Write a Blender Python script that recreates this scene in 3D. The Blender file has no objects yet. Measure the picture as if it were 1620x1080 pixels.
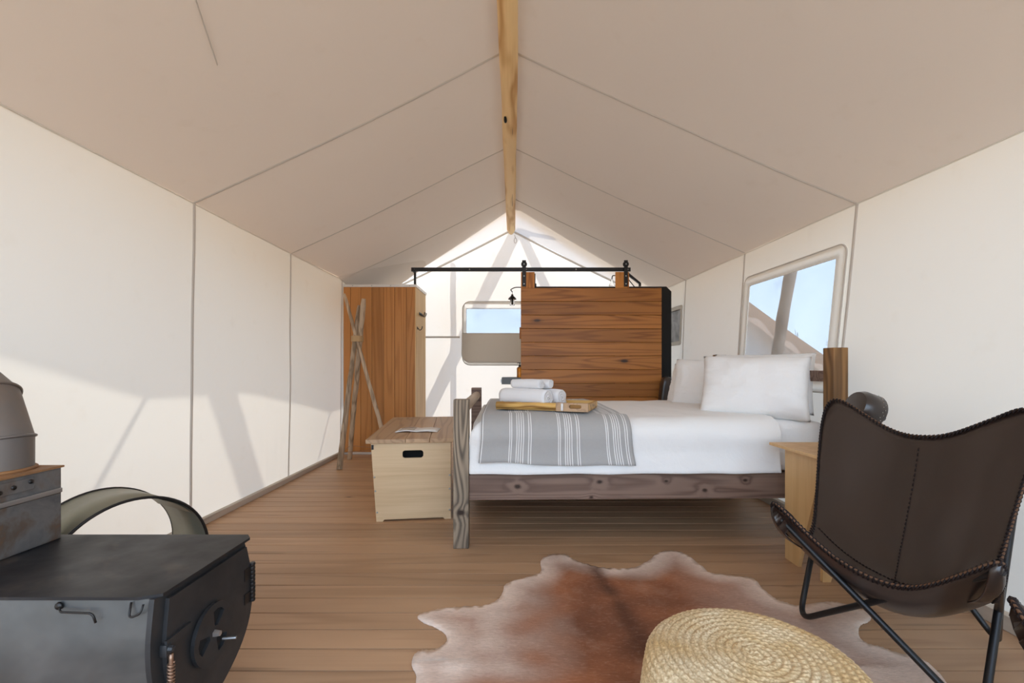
import bpy, bmesh, math, random
from math import sin, cos, pi, radians as R, sqrt, atan2
from mathutils import Vector, Matrix, noise
from mathutils.geometry import tessellate_polygon
random.seed(7)
scene = bpy.context.scene
col = scene.collection

# ------------------------------------------------------------------ camera, sky, sun, exposure
cam_d = bpy.data.cameras.new('camera'); cam = bpy.data.objects.new('camera', cam_d); col.objects.link(cam)
cam_d.sensor_width = 36; cam_d.lens = 16; cam_d.shift_x = -2/1620; cam_d.shift_y = 42/1620
cam_d.clip_start = 0.02; cam_d.clip_end = 300
cam.location = (0, 0, 1.0); cam.rotation_euler = (pi/2, 0, 0)
scene.camera = cam

w = bpy.data.worlds.new('sky'); scene.world = w; w.use_nodes = True
nt = w.node_tree; nt.nodes.clear()
wo = nt.nodes.new('ShaderNodeOutputWorld'); bg = nt.nodes.new('ShaderNodeBackground')
tc = nt.nodes.new('ShaderNodeTexCoord'); sp = nt.nodes.new('ShaderNodeSeparateXYZ'); rp = nt.nodes.new('ShaderNodeValToRGB')
nt.links.new(tc.outputs['Generated'], sp.inputs[0]); nt.links.new(sp.outputs['Z'], rp.inputs[0])
rp.color_ramp.elements[0].position = 0.0; rp.color_ramp.elements[0].color = (0.72, 0.86, 1.0, 1)
rp.color_ramp.elements[1].position = 0.9; rp.color_ramp.elements[1].color = (0.50, 0.68, 1.0, 1)
e = rp.color_ramp.elements.new(0.25); e.color = (0.62, 0.79, 1.0, 1)
nt.links.new(rp.outputs[0], bg.inputs[0]); nt.links.new(bg.outputs[0], wo.inputs[0])
bg.inputs[1].default_value = 3.4

SUN = Vector((-0.45, 0.75, 0.79)).normalized()
sl = bpy.data.lights.new('sun', 'SUN'); sl.energy = 8.5; sl.angle = R(0.9); sl.color = (1.0, 0.95, 0.86)
so = bpy.data.objects.new('sun', sl); col.objects.link(so); so.rotation_euler = SUN.to_track_quat('Z', 'Y').to_euler()

vs = scene.view_settings
scene.display_settings.display_device = 'sRGB'
vs.view_transform = 'Standard'; vs.look = 'None'; vs.gamma = 1; vs.use_curve_mapping = False
vs.exposure = 0.44
cy = scene.cycles
cy.use_denoising = True
cy.max_bounces = 14; cy.diffuse_bounces = 8; cy.glossy_bounces = 4; cy.transmission_bounces = 8; cy.transparent_max_bounces = 12
cy.sample_clamp_indirect = 8; cy.caustics_reflective = False; cy.caustics_refractive = False

# ------------------------------------------------------------------ mesh helper
class MB:
    def __init__(s): s.bm = bmesh.new(); s.uv = None
    def quadgrid(s, pts, closed_u=False, closed_v=False, uvs=None):
        bm = s.bm; V = [[bm.verts.new(p) for p in row] for row in pts]
        n, m = len(V), len(V[0])
        if uvs and not s.uv: s.uv = bm.loops.layers.uv.new('UVMap')
        for i in range(n if closed_u else n-1):
            for j in range(m if closed_v else m-1):
                ids = [(i, j), ((i+1) % n, j), ((i+1) % n, (j+1) % m), (i, (j+1) % m)]
                try: f = bm.faces.new([V[a][b] for a, b in ids])
                except ValueError: continue
                if uvs:
                    for l, (a, b) in zip(f.loops, ids): l[s.uv].uv = uvs[a][b]
        return V
    def box(s, x0, x1, y0, y1, z0, z1, bev=0.0, M=None, seg=2):
        t = bmesh.new()
        v = [t.verts.new((x, y, z)) for x in (x0, x1) for y in (y0, y1) for z in (z0, z1)]
        for f in ((0,1,3,2),(4,6,7,5),(0,4,5,1),(2,3,7,6),(0,2,6,4),(1,5,7,3)): t.faces.new([v[i] for i in f])
        if bev: bmesh.ops.bevel(t, geom=t.edges[:], offset=bev, segments=seg, affect='EDGES', profile=0.6)
        s._merge(t, M); return s
    def _merge(s, t, M=None):
        mp = {v: s.bm.verts.new(M @ v.co if M else v.co) for v in t.verts}
        for f in t.faces:
            try: s.bm.faces.new([mp[v] for v in f.verts])
            except ValueError: pass
        t.free()
    def tube(s, path, rad, n=10, cap=True, closed=False):
        P = [Vector(p) for p in path]; m = len(P)
        if not hasattr(rad, '__len__'): rad = [rad]*m
        up = None; rings = []
        for i in range(m):
            if closed: t = P[(i+1) % m]-P[i-1]
            else: t = P[min(i+1, m-1)]-P[max(i-1, 0)]
            t.normalize()
            if up is None:
                up = Vector((0, 0, 1)) if abs(t.z) < .9 else Vector((1, 0, 0))
            a = (up - t*up.dot(t)).normalized(); b = t.cross(a); up = a
            rings.append([P[i]+(a*cos(2*pi*k/n)+b*sin(2*pi*k/n))*rad[i] for k in range(n)])
        V = s.quadgrid(rings, closed_u=closed, closed_v=True)
        if cap and not closed:
            s.bm.faces.new(V[0]); s.bm.faces.new(V[-1])
        return s
    def lathe(s, prof, n=24, M=None):
        t = MB()
        V = t.quadgrid([[(r*cos(2*pi*k/n), r*sin(2*pi*k/n), z) for k in range(n)] for r, z in prof], closed_v=True)
        for ring, (r, z) in ((V[0], prof[0]), (V[-1], prof[-1])):
            if r > 1e-5: t.bm.faces.new(ring)
        bmesh.ops.remove_doubles(t.bm, verts=t.bm.verts[:], dist=1e-6)
        s._merge(t.bm, M); return s
    def prism(s, loops, t0, t1, fn, single=False):
        tris = tessellate_polygon([[Vector((a, b, 0)) for a, b in L] for L in loops])
        flat = [p for L in loops for p in L]
        A = [s.bm.verts.new(fn(a, b, t0)) for a, b in flat]; B = [s.bm.verts.new(fn(a, b, t1)) for a, b in flat]
        for i, j, k in tris:
            for W in ((B,) if single else (A, B)):
                try: s.bm.faces.new([W[i], W[j], W[k]])
                except ValueError: pass
        o = 0
        for L in loops:
            n = len(L)
            for i in range(n):
                j = (i+1) % n
                try: s.bm.faces.new([A[o+i], A[o+j], B[o+j], B[o+i]])
                except ValueError: pass
            o += n
        return s
    def rbox(s, hx, hy, hz, r, n=8, fn=None, M=None):
        """rounded box from a subdivided cube; fn displaces"""
        t = bmesh.new(); bmesh.ops.create_cube(t, size=2)
        bmesh.ops.subdivide_edges(t, edges=t.edges[:], cuts=n, use_grid_fill=True)
        for v in t.verts:
            p = Vector((v.co.x*hx, v.co.y*hy, v.co.z*hz)); H = (hx, hy, hz)
            q = Vector([max(-(H[i]-r), min(H[i]-r, p[i])) for i in range(3)]); d = p-q
            if d.length > 1e-7: d = d.normalized()*r
            v.co = q+d
            if fn: v.co = fn(v.co)
        s._merge(t, M); return s
    def build(s, name, mat, parent=None, smooth=False, loc=None, rz=None, ang=None):
        bmesh.ops.recalc_face_normals(s.bm, faces=s.bm.faces[:])
        me = bpy.data.meshes.new(name); s.bm.to_mesh(me); s.bm.free()
        if smooth:
            for p in me.polygons: p.use_smooth = True
        me.materials.append(mat)
        o = bpy.data.objects.new(name, me); col.objects.link(o)
        if smooth and ang:
            try: me.set_sharp_from_angle(angle=R(ang))
            except Exception: pass
        if parent: o.parent = parent
        if loc is not None: o.location = loc
        if rz is not None: o.rotation_euler = (0, 0, rz)
        return o

def rr(cx, cy_, w_, h_, r, n=6):
    pts = []
    for (sx, sy, a0) in ((1, 1, 0), (-1, 1, pi/2), (-1, -1, pi), (1, -1, 1.5*pi)):
        for k in range(n+1):
            a = a0+pi/2*k/n
            pts.append((cx+sx*(w_/2-r)+r*cos(a), cy_+sy*(h_/2-r)+r*sin(a)))
    return pts
def tag(o, label, cat, group=None):
    o['label'] = label; o['category'] = cat
    if group: o['group'] = group
    return o
def thing(name, label, cat, loc=(0, 0, 0), rz=0, group=None):
    o = bpy.data.objects.new(name, None); col.objects.link(o); o.location = loc; o.rotation_euler = (0, 0, rz)
    o.empty_display_size = .1
    return tag(o, label, cat, group)
def struct(o): o['kind'] = 'structure'; return o
def kids(o): return [c for c in bpy.data.objects if c.parent == o]
def copy_tree(o, parent=None):
    c = o.copy(); col.objects.link(c); c.parent = parent
    for ch in kids(o): copy_tree(ch, c)
    return c
def nz(x, y=0, z=0): return noise.noise(Vector((x, y, z)))
def lerp(a, b, t): return a+(b-a)*t
def smooth_path(pts, r=.05, n=6):
    """polyline with filleted corners"""
    P = [Vector(p) for p in pts]; out = [P[0]]
    for i in range(1, len(P)-1):
        a, b, c = P[i-1], P[i], P[i+1]
        d1 = (a-b); d2 = (c-b); rr_ = min(r, d1.length*.45, d2.length*.45)
        p0 = b+d1.normalized()*rr_; p2 = b+d2.normalized()*rr_
        for k in range(n+1):
            t = k/n; out.append(p0*(1-t)**2+b*2*t*(1-t)+p2*t*t)
    out.append(P[-1]); return out

# ------------------------------------------------------------------ materials
PW_ = .1187
class NT:
    def __init__(s, name):
        s.m = bpy.data.materials.new(name); s.m.use_nodes = True; s.t = s.m.node_tree
        s.b = s.t.nodes['Principled BSDF']; s.out = s.t.nodes['Material Output']
    def n(s, typ, **kw):
        nd = s.t.nodes.new('ShaderNode'+typ)
        for k, v in kw.items():
            if k in nd.inputs.keys(): s.set(nd.inputs[k], v)
            else: setattr(nd, k, v)
        return nd
    def set(s, inp, v):
        if hasattr(v, 'is_output') or isinstance(v, bpy.types.NodeSocket): s.t.links.new(v, inp)
        else: inp.default_value = v
    def math(s, op, a, b=0.0, c=None):
        nd = s.t.nodes.new('ShaderNodeMath'); nd.operation = op
        s.set(nd.inputs[0], a); s.set(nd.inputs[1], b)
        if c is not None: s.set(nd.inputs[2], c)
        return nd.outputs[0]
    def vmath(s, op, a, b):
        nd = s.t.nodes.new('ShaderNodeVectorMath'); nd.operation = op
        s.set(nd.inputs[0], a); s.set(nd.inputs[1], b); return nd.outputs[0]
    def mix(s, f, a, b, typ='MIX'):
        nd = s.t.nodes.new('ShaderNodeMix'); nd.data_type = 'RGBA'; nd.blend_type = typ
        s.set(nd.inputs[0], f)
        for i, v in ((6, a), (7, b)):
            if isinstance(v, tuple): v = v+(1,) if len(v) == 3 else v
            s.set(nd.inputs[i], v)
        return nd.outputs[2]
    def ramp(s, f, stops, const=False):
        nd = s.t.nodes.new('ShaderNodeValToRGB'); cr = nd.color_ramp
        if const: cr.interpolation = 'CONSTANT'
        while len(cr.elements) < len(stops): cr.elements.new(0.5)
        for e_, (p, c) in zip(cr.elements, sorted(stops, key=lambda q: q[0])):
            e_.position = p; c = (c, c, c) if not isinstance(c, tuple) else c; e_.color = c+(1,)
        s.set(nd.inputs[0], f); return nd.outputs[0]
    def noise(s, vec, scale, detail=3, rough=.5, dist=0):
        nd = s.t.nodes.new('ShaderNodeTexNoise'); s.set(nd.inputs['Vector'], vec)
        nd.inputs['Scale'].default_value = scale; nd.inputs['Detail'].default_value = detail
        nd.inputs['Roughness'].default_value = rough; nd.inputs['Distortion'].default_value = dist
        return nd.outputs['Fac']
    def coord(s, kind='Object'): return s.t.nodes.new('ShaderNodeTexCoord').outputs[kind]
    def scaled(s, vec, sc):
        nd = s.t.nodes.new('ShaderNodeMapping'); s.set(nd.inputs[0], vec); nd.inputs['Scale'].default_value = sc
        return nd.outputs[0]
    def bump(s, h, strength=.3, dist=.01):
        nd = s.t.nodes.new('ShaderNodeBump'); nd.inputs['Strength'].default_value = strength
        nd.inputs['Distance'].default_value = dist; s.set(nd.inputs['Height'], h)
        s.t.links.new(nd.outputs[0], s.b.inputs['Normal']); return nd.outputs[0]

def plain(name, c, rough=.5, metal=0.0, spec=None):
    k = NT(name); k.b.inputs['Base Color'].default_value = (*c, 1); k.b.inputs['Roughness'].default_value = rough
    k.b.inputs['Metallic'].default_value = metal
    if spec is not None: k.b.inputs['Specular IOR Level'].default_value = spec
    return k.m

def canvas(name, c, trans=.3, rough_bump=.15):
    k = NT(name); v = k.coord()
    n1 = k.noise(v, 1.3, 3); n2 = k.noise(v, 7, 4)
    cc = k.mix(k.math('MULTIPLY', n1, .5), c, tuple(x*.93 for x in c))
    cc = k.mix(k.ramp(n2, [(.62, 0.0), (.8, .25)]), cc, tuple(x*y for x, y in zip(c, (.86, .82, .76))))
    d = k.n('BsdfDiffuse'); t = k.n('BsdfTranslucent'); mx = k.n('MixShader')
    k.set(d.inputs[0], cc); k.set(t.inputs[0], cc); mx.inputs[0].default_value = trans
    w1 = k.n('TexNoise', Scale=260.0); k.t.links.new(v, w1.inputs['Vector'])
    b = k.n('Bump', Strength=rough_bump, Distance=.004)
    h = k.math('ADD', k.noise(v, 2.2, 2), k.math('MULTIPLY', w1.outputs['Fac'], .04))
    k.set(b.inputs['Height'], h); k.t.links.new(b.outputs[0], d.inputs['Normal'])
    k.t.links.new(d.outputs[0], mx.inputs[1]); k.t.links.new(t.outputs[0], mx.inputs[2])
    k.t.links.new(mx.outputs[0], k.out.inputs[0]); k.t.nodes.remove(k.b)
    return k.m

def wood(name, dark, light, axis=0, rings=26, along=.55, across=5.5, fib=.35, rough=.55, knots=0.0, var=.18, contrast=1.0,
         knotcol=(.03, .015, .008), bump=.2, cracks=0.0, patch=0.0, pw=2.2, spots=(), plane=(0, 2), edge=None):
    k = NT(name); v = raw = k.coord(); oi = k.n('ObjectInfo')
    off = k.n('CombineXYZ'); r_ = oi.outputs['Random']
    for i, f in enumerate((37.0, 53.0, 19.0)): k.set(off.inputs[i], k.math('MULTIPLY', r_, f))
    v = k.vmath('ADD', v, off.outputs[0])
    def sc(a, c): s3 = [c, c, c]; s3[axis] = a; return tuple(s3)
    n1 = k.noise(k.scaled(v, sc(along, across)), 1.0, 2.5, .45, .3)
    sf = None
    if spots:
        sx = k.n('SeparateXYZ'); k.t.links.new(raw, sx.inputs[0])
        for (a_, b_, r_s) in spots:
            da = k.math('MULTIPLY', k.math('SUBTRACT', sx.outputs[plane[0]], a_), .75); db = k.math('MULTIPLY', k.math('SUBTRACT', sx.outputs[plane[1]], b_), 1.15)
            d2 = k.math('DIVIDE', k.math('ADD', k.math('MULTIPLY', da, da), k.math('MULTIPLY', db, db)), r_s*r_s)
            d2 = k.math('MULTIPLY', d2, k.math('MULTIPLY_ADD', k.noise(raw, 26, 3), 1.6, .2)); g1 = k.math('POWER', 2.718, k.math('MULTIPLY', d2, -.30)); n1 = k.math('ADD', n1, k.math('MULTIPLY', g1, .075))
            g2 = k.math('POWER', 2.718, k.math('MULTIPLY', d2, -1.6)); sf = g2 if sf is None else k.math('MAXIMUM', sf, g2)
    ring = k.math('MULTIPLY_ADD', k.math('SINE', k.math('MULTIPLY', n1, rings*2.6)), .5, .5)
    ring = k.math('POWER', ring, pw)
    f1 = k.noise(k.scaled(v, sc(2.0, 90)), 1.0, 4, .6)
    big = k.noise(k.scaled(v, sc(.8, 2.0)), 1.0, 2)
    fac = k.math('ADD', k.math('MULTIPLY', ring, (1-fib)*contrast), k.math('MULTIPLY', f1, fib))
    fac = k.math('ADD', fac, k.math('MULTIPLY_ADD', big, .5, -.25))
    cc = k.mix(k.ramp(fac, [(.22, 0.0), (.95, 1.0)]), light, dark)
    if patch:
        pn = k.noise(k.scaled(v, sc(.5, 1.6)), 1.6, 3, .6)
        cc = k.mix(k.ramp(pn, [(.45, 0.0), (.75, patch)]), cc, tuple(x*.55 for x in dark))
    if cracks:
        cn = k.noise(k.scaled(v, sc(.9, 26)), 1.0, 3, .6)
        cc = k.mix(k.ramp(cn, [(.66, 0.0), (.70, cracks)]), cc, tuple(x*.25 for x in dark))
    if knots:
        vo = k.n('TexVoronoi', Scale=1.0); k.t.links.new(k.scaled(v, sc(1.5, 3.6)), vo.inputs['Vector'])
        kf = k.ramp(vo.outputs['Distance'], [(.0, 1.0), (.09*knots, .9), (.14*knots, .25), (.24*knots, 0.0)])
        gate = k.math('GREATER_THAN', k.n('SeparateColor').outputs[0], .5)
        sepc = [n for n in k.t.nodes if n.bl_idname == 'ShaderNodeSeparateColor'][-1]
        k.t.links.new(vo.outputs['Color'], sepc.inputs[0])
        cc = k.mix(k.math('MULTIPLY', kf, gate), cc, knotcol)
    if sf is not None: cc = k.mix(k.ramp(sf, [(.25, 0.0), (.6, .55), (.85, 1.0)]), cc, knotcol)
    if edge:     # darker stripe along the long joints of a board
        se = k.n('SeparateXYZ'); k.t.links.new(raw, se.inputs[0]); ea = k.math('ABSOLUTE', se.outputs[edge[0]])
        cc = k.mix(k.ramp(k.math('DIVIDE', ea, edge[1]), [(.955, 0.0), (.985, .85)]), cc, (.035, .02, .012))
    br = k.math('MULTIPLY_ADD', r_, 2*var, 1-var)
    g = k.n('CombineXYZ'); [k.set(g.inputs[i], br) for i in range(3)]
    cc = k.mix(1.0, cc, g.outputs[0], 'MULTIPLY')
    k.set(k.b.inputs['Base Color'], cc); k.b.inputs['Roughness'].default_value = rough
    k.b.inputs['Specular IOR Level'].default_value = .35
    k.bump(k.math('ADD', k.math('MULTIPLY', fac, -1), 0.0), bump, .002)
    return k.m

def fabric(name, c, scale=500, var=.06, rough=.9, bump=.1, sheen=0.0, wr=0):
    k = NT(name); v = k.coord()
    n1 = k.noise(v, scale, 2); n2 = k.noise(v, 5, 3)
    cc = k.mix(n2, tuple(x*(1-var) for x in c), c)
    cc = k.mix(k.math('MULTIPLY', n1, .35), cc, tuple(x*.85 for x in c))
    k.set(k.b.inputs['Base Color'], cc); k.b.inputs['Roughness'].default_value = rough
    k.b.inputs['Specular IOR Level'].default_value = .15; k.b.inputs['Sheen Weight'].default_value = sheen
    h = n1
    if wr: h = k.math('ADD', k.math('MULTIPLY', n1, .15), k.math('MULTIPLY', k.noise(v, wr, 4, .55, .6), 1.5))
    k.bump(h, bump, .006); return k.m

def patchy(name, stops, scale=4, rough=(.35, .6), metal=.6, detail=5, sc=(1, 1, 1), bump=.05):
    k = NT(name); v = k.coord(); n1 = k.noise(k.scaled(v, sc), scale, detail, .6, .4)
    k.set(k.b.inputs['Base Color'], k.ramp(n1, stops)); k.b.inputs['Metallic'].default_value = metal
    k.set(k.b.inputs['Roughness'], k.ramp(k.noise(v, scale*2.3, 4), [(.3, rough[0]), (.7, rough[1])]))
    k.bump(k.noise(v, 60, 4), bump, .003); return k.m

M = {}
CW = (.80, .772, .70)
M['canvas'] = canvas('wall_canvas', CW, .16)
M['canvas_back'] = canvas('back_canvas', (.82, .80, .76), .20)
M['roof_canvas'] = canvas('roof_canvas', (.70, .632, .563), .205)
M['seam'] = canvas('seam_tape', (.64, .60, .55), .14)
M['fly'] = canvas('fly_canvas', (.62, .54, .46), .24)
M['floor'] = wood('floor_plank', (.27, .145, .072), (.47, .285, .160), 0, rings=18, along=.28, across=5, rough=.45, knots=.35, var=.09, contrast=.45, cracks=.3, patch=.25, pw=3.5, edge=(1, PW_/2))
M['subfloor'] = plain('subfloor_dark', (.03, .02, .014), .9)
M['base'] = wood('base_board', (.42, .36, .30), (.58, .51, .43), 1, rings=8, rough=.7)
M['base_r'] = wood('base_board_pale', (.48, .41, .33), (.62, .55, .45), 1, rings=6, rough=.7)
M['cedar_x'] = wood('door_cedar', (.20, .062, .010), (.47, .185, .040), 0, rings=34, along=.22, across=4.2, knots=.6, var=.16, rough=.42, patch=.35, pw=3.2, fib=.3, contrast=.72)
M['cedar_z'] = wood('cubicle_cedar', (.26, .092, .018), (.48, .205, .055), 2, rings=24, along=.20, across=4.5, var=.14, rough=.45, pw=3, fib=.3, contrast=.55)
M['cedar_t'] = wood('tab_cedar', (.30, .10, .018), (.52, .21, .045), 2, rings=24, along=.3, across=5, rough=.45, pw=3)
M['ply'] = wood('pale_plywood', (.66, .42, .17), (.80, .55, .26), 2, rings=7, fib=.6, var=.03, rough=.5, bump=.05)
M['log'] = wood('peeled_log', (.55, .29, .085), (.88, .63, .31), 1, rings=11, along=.9, across=5, knots=.42, cracks=.9, var=0, rough=.5, knotcol=(.20, .09, .03))
M['drift'] = wood('driftwood', (.22, .15, .09), (.46, .34, .23), 2, rings=10, along=1.0, across=14, cracks=.5, var=.2, rough=.7)
M['bed_post'] = wood('grey_post', (.050, .038, .028), (.34, .26, .18), 2, rings=34, along=.8, across=6, var=.05, rough=.6, contrast=.95, cracks=.3, pw=1.3, fib=.4, spots=[(.0, .20, .03)], plane=(0, 2), patch=.5)
M['bed_head'] = wood('brown_post', (.065, .030, .011), (.26, .135, .050), 2, rings=30, along=.6, across=6, var=.05, rough=.5, pw=1.3, contrast=.8, fib=.4)
M['bed_rail'] = wood('stained_rail', (.085, .044, .030), (.25, .16, .118), 0, rings=30, along=.35, across=6, var=.06, rough=.5, cracks=.35, patch=.3, pw=2, fib=.45, contrast=.8, spots=[(-.753, .004, .022), (-.293, .028, .020), (-.34, -.058, .014), (.083, .03, .014), (.302, -.022, .018), (.532, .033, .016)])
M['bed_log'] = wood('pale_log', (.42, .33, .24), (.62, .52, .40), 1, rings=8, rough=.6)
M['bamboo'] = wood('bamboo_ply', (.58, .40, .22), (.74, .55, .34), 0, rings=7, along=.8, across=14, fib=.75, knots=.22, var=.03, rough=.42, knotcol=(.38, .24, .11), bump=.04)
M['lid'] = wood('lid_board', (.26, .15, .08), (.48, .315, .185), 1, rings=24, along=.3, across=5, var=.10, rough=.5, pw=3, contrast=.6)
M['table'] = wood('table_ply', (.55, .33, .14), (.66, .43, .20), 2, rings=6, along=.8, across=9, fib=.6, var=.04, rough=.45, knots=.2, knotcol=(.4, .22, .09), bump=.04)
M['tray'] = wood('tray_wood', (.20, .095, .022), (.55, .33, .10), 0, rings=10, along=1.6, across=12, knots=.4, rough=.35)
M['black'] = plain('black_steel', (.011, .010, .010), .38, .2)
M['blackpanel'] = fabric('black_panel', (.022, .020, .019), 90, .1, .65, .05)
M['alu'] = plain('aluminium_trim', (.72, .70, .67), .4, .7)
M['steel'] = plain('worn_steel', (.45, .45, .45), .35, .9)
M['dark'] = plain('dark_void', (.006, .006, .006), .9)
M['white'] = fabric('white_linen', (.85, .84, .82), 420, .02, .9, .7, .1, wr=9)
M['white2'] = fabric('white_cotton', (.85, .84, .825), 420, .02, .9, 1.0, .1, wr=7)
M['towel'] = fabric('white_terry', (.84, .84, .85), 350, .03, 1.0, .5, .3)
M['paper'] = plain('paper', (.80, .78, .74), .5)
M['leather_tan'] = fabric('tan_band', (.50, .33, .17), 90, .15, .7)
M['greymetal'] = plain('grey_counter', (.16, .165, .165), .45, .2)

k = NT('leather_dark'); v = k.coord()
n1 = k.noise(v, 2.5, 3); cc = k.mix(n1, (.018, .011, .009), (.032, .019, .0145))
k.set(k.b.inputs['Base Color'], cc); k.b.inputs['Roughness'].default_value = .30
k.b.inputs['Specular IOR Level'].default_value = .6; k.b.inputs['Coat Weight'].default_value = .25; k.b.inputs['Coat Roughness'].default_value = .22
k.bump(k.noise(v, 320, 3), .10, .001); M['leather'] = k.m
M['lace'] = fabric('leather_lace', (.022, .015, .014), 200, .3, .5)
M['lace_tan'] = fabric('raw_edge', (.16, .085, .05), 200, .3, .7)
M['stove_top'] = patchy('stove_top', [(.35, (.016, .016, .018)), (.50, (.022, .022, .025)), (.60, (.080, .062, .050)), (.75, (.045, .040, .038))], 3.2, (.34, .55), .35)
M['stove_side'] = patchy('stove_side', [(.25, (.07, .073, .073)), (.5, (.14, .142, .14)), (.75, (.26, .262, .256))], 3.2, (.38, .55), .6, 4)
M['stove_door'] = patchy('stove_door', [(.3, (.020, .021, .023)), (.7, (.042, .043, .045))], 4, (.4, .6), .35)
M['rusty'] = patchy('rusty_sheet', [(.30, (.10, .105, .11)), (.48, (.19, .185, .18)), (.58, (.15, .115, .09)), (.70, (.25, .115, .045))], 7, (.4, .65), .5)
M['rust'] = patchy('rust_top', [(.3, (.20, .12, .07)), (.6, (.36, .17, .06)), (.8, (.20, .14, .10))], 9, (.6, .8), .2)
M['pipe'] = patchy('stove_pipe', [(.28, (.18, .18, .185)), (.5, (.22, .195, .175)), (.72, (.27, .19, .135))], 5, (.4, .6), .55, sc=(1, 1, .5))
M['hoop'] = patchy('hoop_metal', [(.3, (.23, .225, .17)), (.7, (.31, .30, .235))], 2, (.38, .5), .55)
M['copper'] = plain('coiled_wire', (.35, .22, .15), .4, .8)
M['knob'] = plain('bright_bolt', (.5, .48, .45), .3, .9)

k = NT('amber_glass'); k.b.inputs['Base Color'].default_value = (.75, .28, .03, 1); k.b.inputs['Transmission Weight'].default_value = .6; k.b.inputs['Roughness'].default_value = .1
M['amber'] = k.m
k = NT('lamp_glass'); k.b.inputs['Base Color'].default_value = (.95, .95, .95, 1); k.b.inputs['Transmission Weight'].default_value = 1; k.b.inputs['Roughness'].default_value = .03; k.b.inputs['IOR'].default_value = 1.3
M['glass'] = k.m
# window film / screen: lets part of the light through
k = NT('window_screen'); v = k.coord()
tr = k.n('BsdfTransparent'); df = k.n('BsdfDiffuse'); mx = k.n('MixShader')
tr.inputs[0].default_value = (.92, .96, 1, 1); df.inputs[0].default_value = (.20, .20, .21, 1)
streak = k.noise(k.scaled(v, (1, 1, 1)), 2.0, 3, .5, 1.0)
k.set(mx.inputs[0], k.ramp(streak, [(.35, .765), (.6, .785), (.72, .83)]))
k.t.links.new(tr.outputs[0], mx.inputs[1]); k.t.links.new(df.outputs[0], mx.inputs[2]); k.t.links.new(mx.outputs[0], k.out.inputs[0])
k.t.nodes.remove(k.b); M['screen'] = k.m
k = NT('dark_flap'); v = k.coord(); k.b.inputs['Roughness'].default_value = .3
k.set(k.b.inputs['Base Color'], k.ramp(k.noise(v, 4, 2, .5, 1.2), [(.35, (.03, .03, .032)), (.55, (.14, .14, .145)), (.7, (.30, .30, .31))])); M['flap_dark'] = k.m
M['flap'] = canvas('window_flap', (.80, .74, .65), .3)
M['sand'] = patchy('desert_sand', [(.3, (.42, .29, .19)), (.7, (.56, .42, .30))], .7, (.9, 1), 0.0, 6, bump=.3)
M['tent_fly'] = canvas('neighbour_fly', (.80, .62, .47), .5)
M['bark'] = wood('pole_bark', (.55, .42, .31), (.80, .66, .52), 2, rings=8, rough=.8)
M['twig'] = plain('bare_twig', (.10, .075, .06), .9)
M['rope'] = plain('rope', (.5, .46, .4), .9)

# throw: grey with groups of white lines running across the bed (u along the bed length)
k = NT('striped_throw'); uv = k.coord('UV'); s_ = k.n('SeparateXYZ'); k.t.links.new(uv, s_.inputs[0])
u = k.math('FRACT', k.math('DIVIDE', k.math('ADD', s_.outputs[0], .138), .319))
lines = [.0, .041, .146, .188, .235, .282, .392, .439]
stops = [(0.0, 0.0)]
for L in lines:
    c0 = .02+L; stops += [(c0, 1.0), (c0+.016, 0.0)]
wv = k.math('MULTIPLY', k.noise(k.coord(), 420, 2), .5)
grey = k.mix(wv, (.385, .375, .36), (.285, .28, .27))
grey = k.mix(k.math('MULTIPLY', k.noise(k.coord(), 60, 4), .5), grey, (.42, .41, .40))
k.set(k.b.inputs['Base Color'], k.mix(k.ramp(u, stops, True), grey, (.80, .79, .77)))
k.b.inputs['Roughness'].default_value = .95; k.b.inputs['Sheen Weight'].default_value = .2; k.bump(k.noise(k.coord(), 300, 3), .3, .004)
M['throw'] = k.m
# straw
k = NT('straw_braid'); v = k.coord(); n1 = k.noise(v, 9, 3); n2 = k.noise(v, 160, 4)
cc = k.mix(k.ramp(n1, [(.35, 0.0), (.65, 1.0)]), (.70, .48, .22), (.88, .73, .48))
cc = k.mix(k.ramp(n2, [(.42, .55), (.6, 0.0)]), cc, (.36, .235, .10))
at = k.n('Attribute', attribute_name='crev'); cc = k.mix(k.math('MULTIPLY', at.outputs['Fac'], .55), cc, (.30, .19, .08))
k.set(k.b.inputs['Base Color'], cc); k.b.inputs['Roughness'].default_value = .6; k.bump(n2, .35, .003); M['straw'] = k.m
# cowhide: coat colour stored per vertex (red-brown, pale rim, dark spine), fine hair by noise
k = NT('cowhide'); v = k.coord(); at = k.n('Attribute', attribute_name='coat')
hair = k.noise(k.scaled(v, (40, 130, 40)), 1.0, 4, .7, .6); h2 = k.noise(v, 7, 5, .65, .5)
cc = k.mix(k.ramp(hair, [(.35, .22), (.65, 0.0)]), at.outputs['Color'], (.055, .028, .018))
cc = k.mix(k.ramp(hair, [(.55, 0.0), (.75, .22)]), cc, (.55, .42, .34))
cc = k.mix(k.ramp(h2, [(.52, 0.0), (.7, .22)]), cc, (.45, .29, .21))
k.set(k.b.inputs['Base Color'], cc); k.b.inputs['Roughness'].default_value = .8; k.b.inputs['Specular IOR Level'].default_value = .12
k.bump(hair, .35, .004); M['hide'] = k.m

# ------------------------------------------------------------------ outside
g = MB().box(-80, 80, -60, 120, -.6, -.36).build('ground', M['sand']); struct(g)

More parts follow.
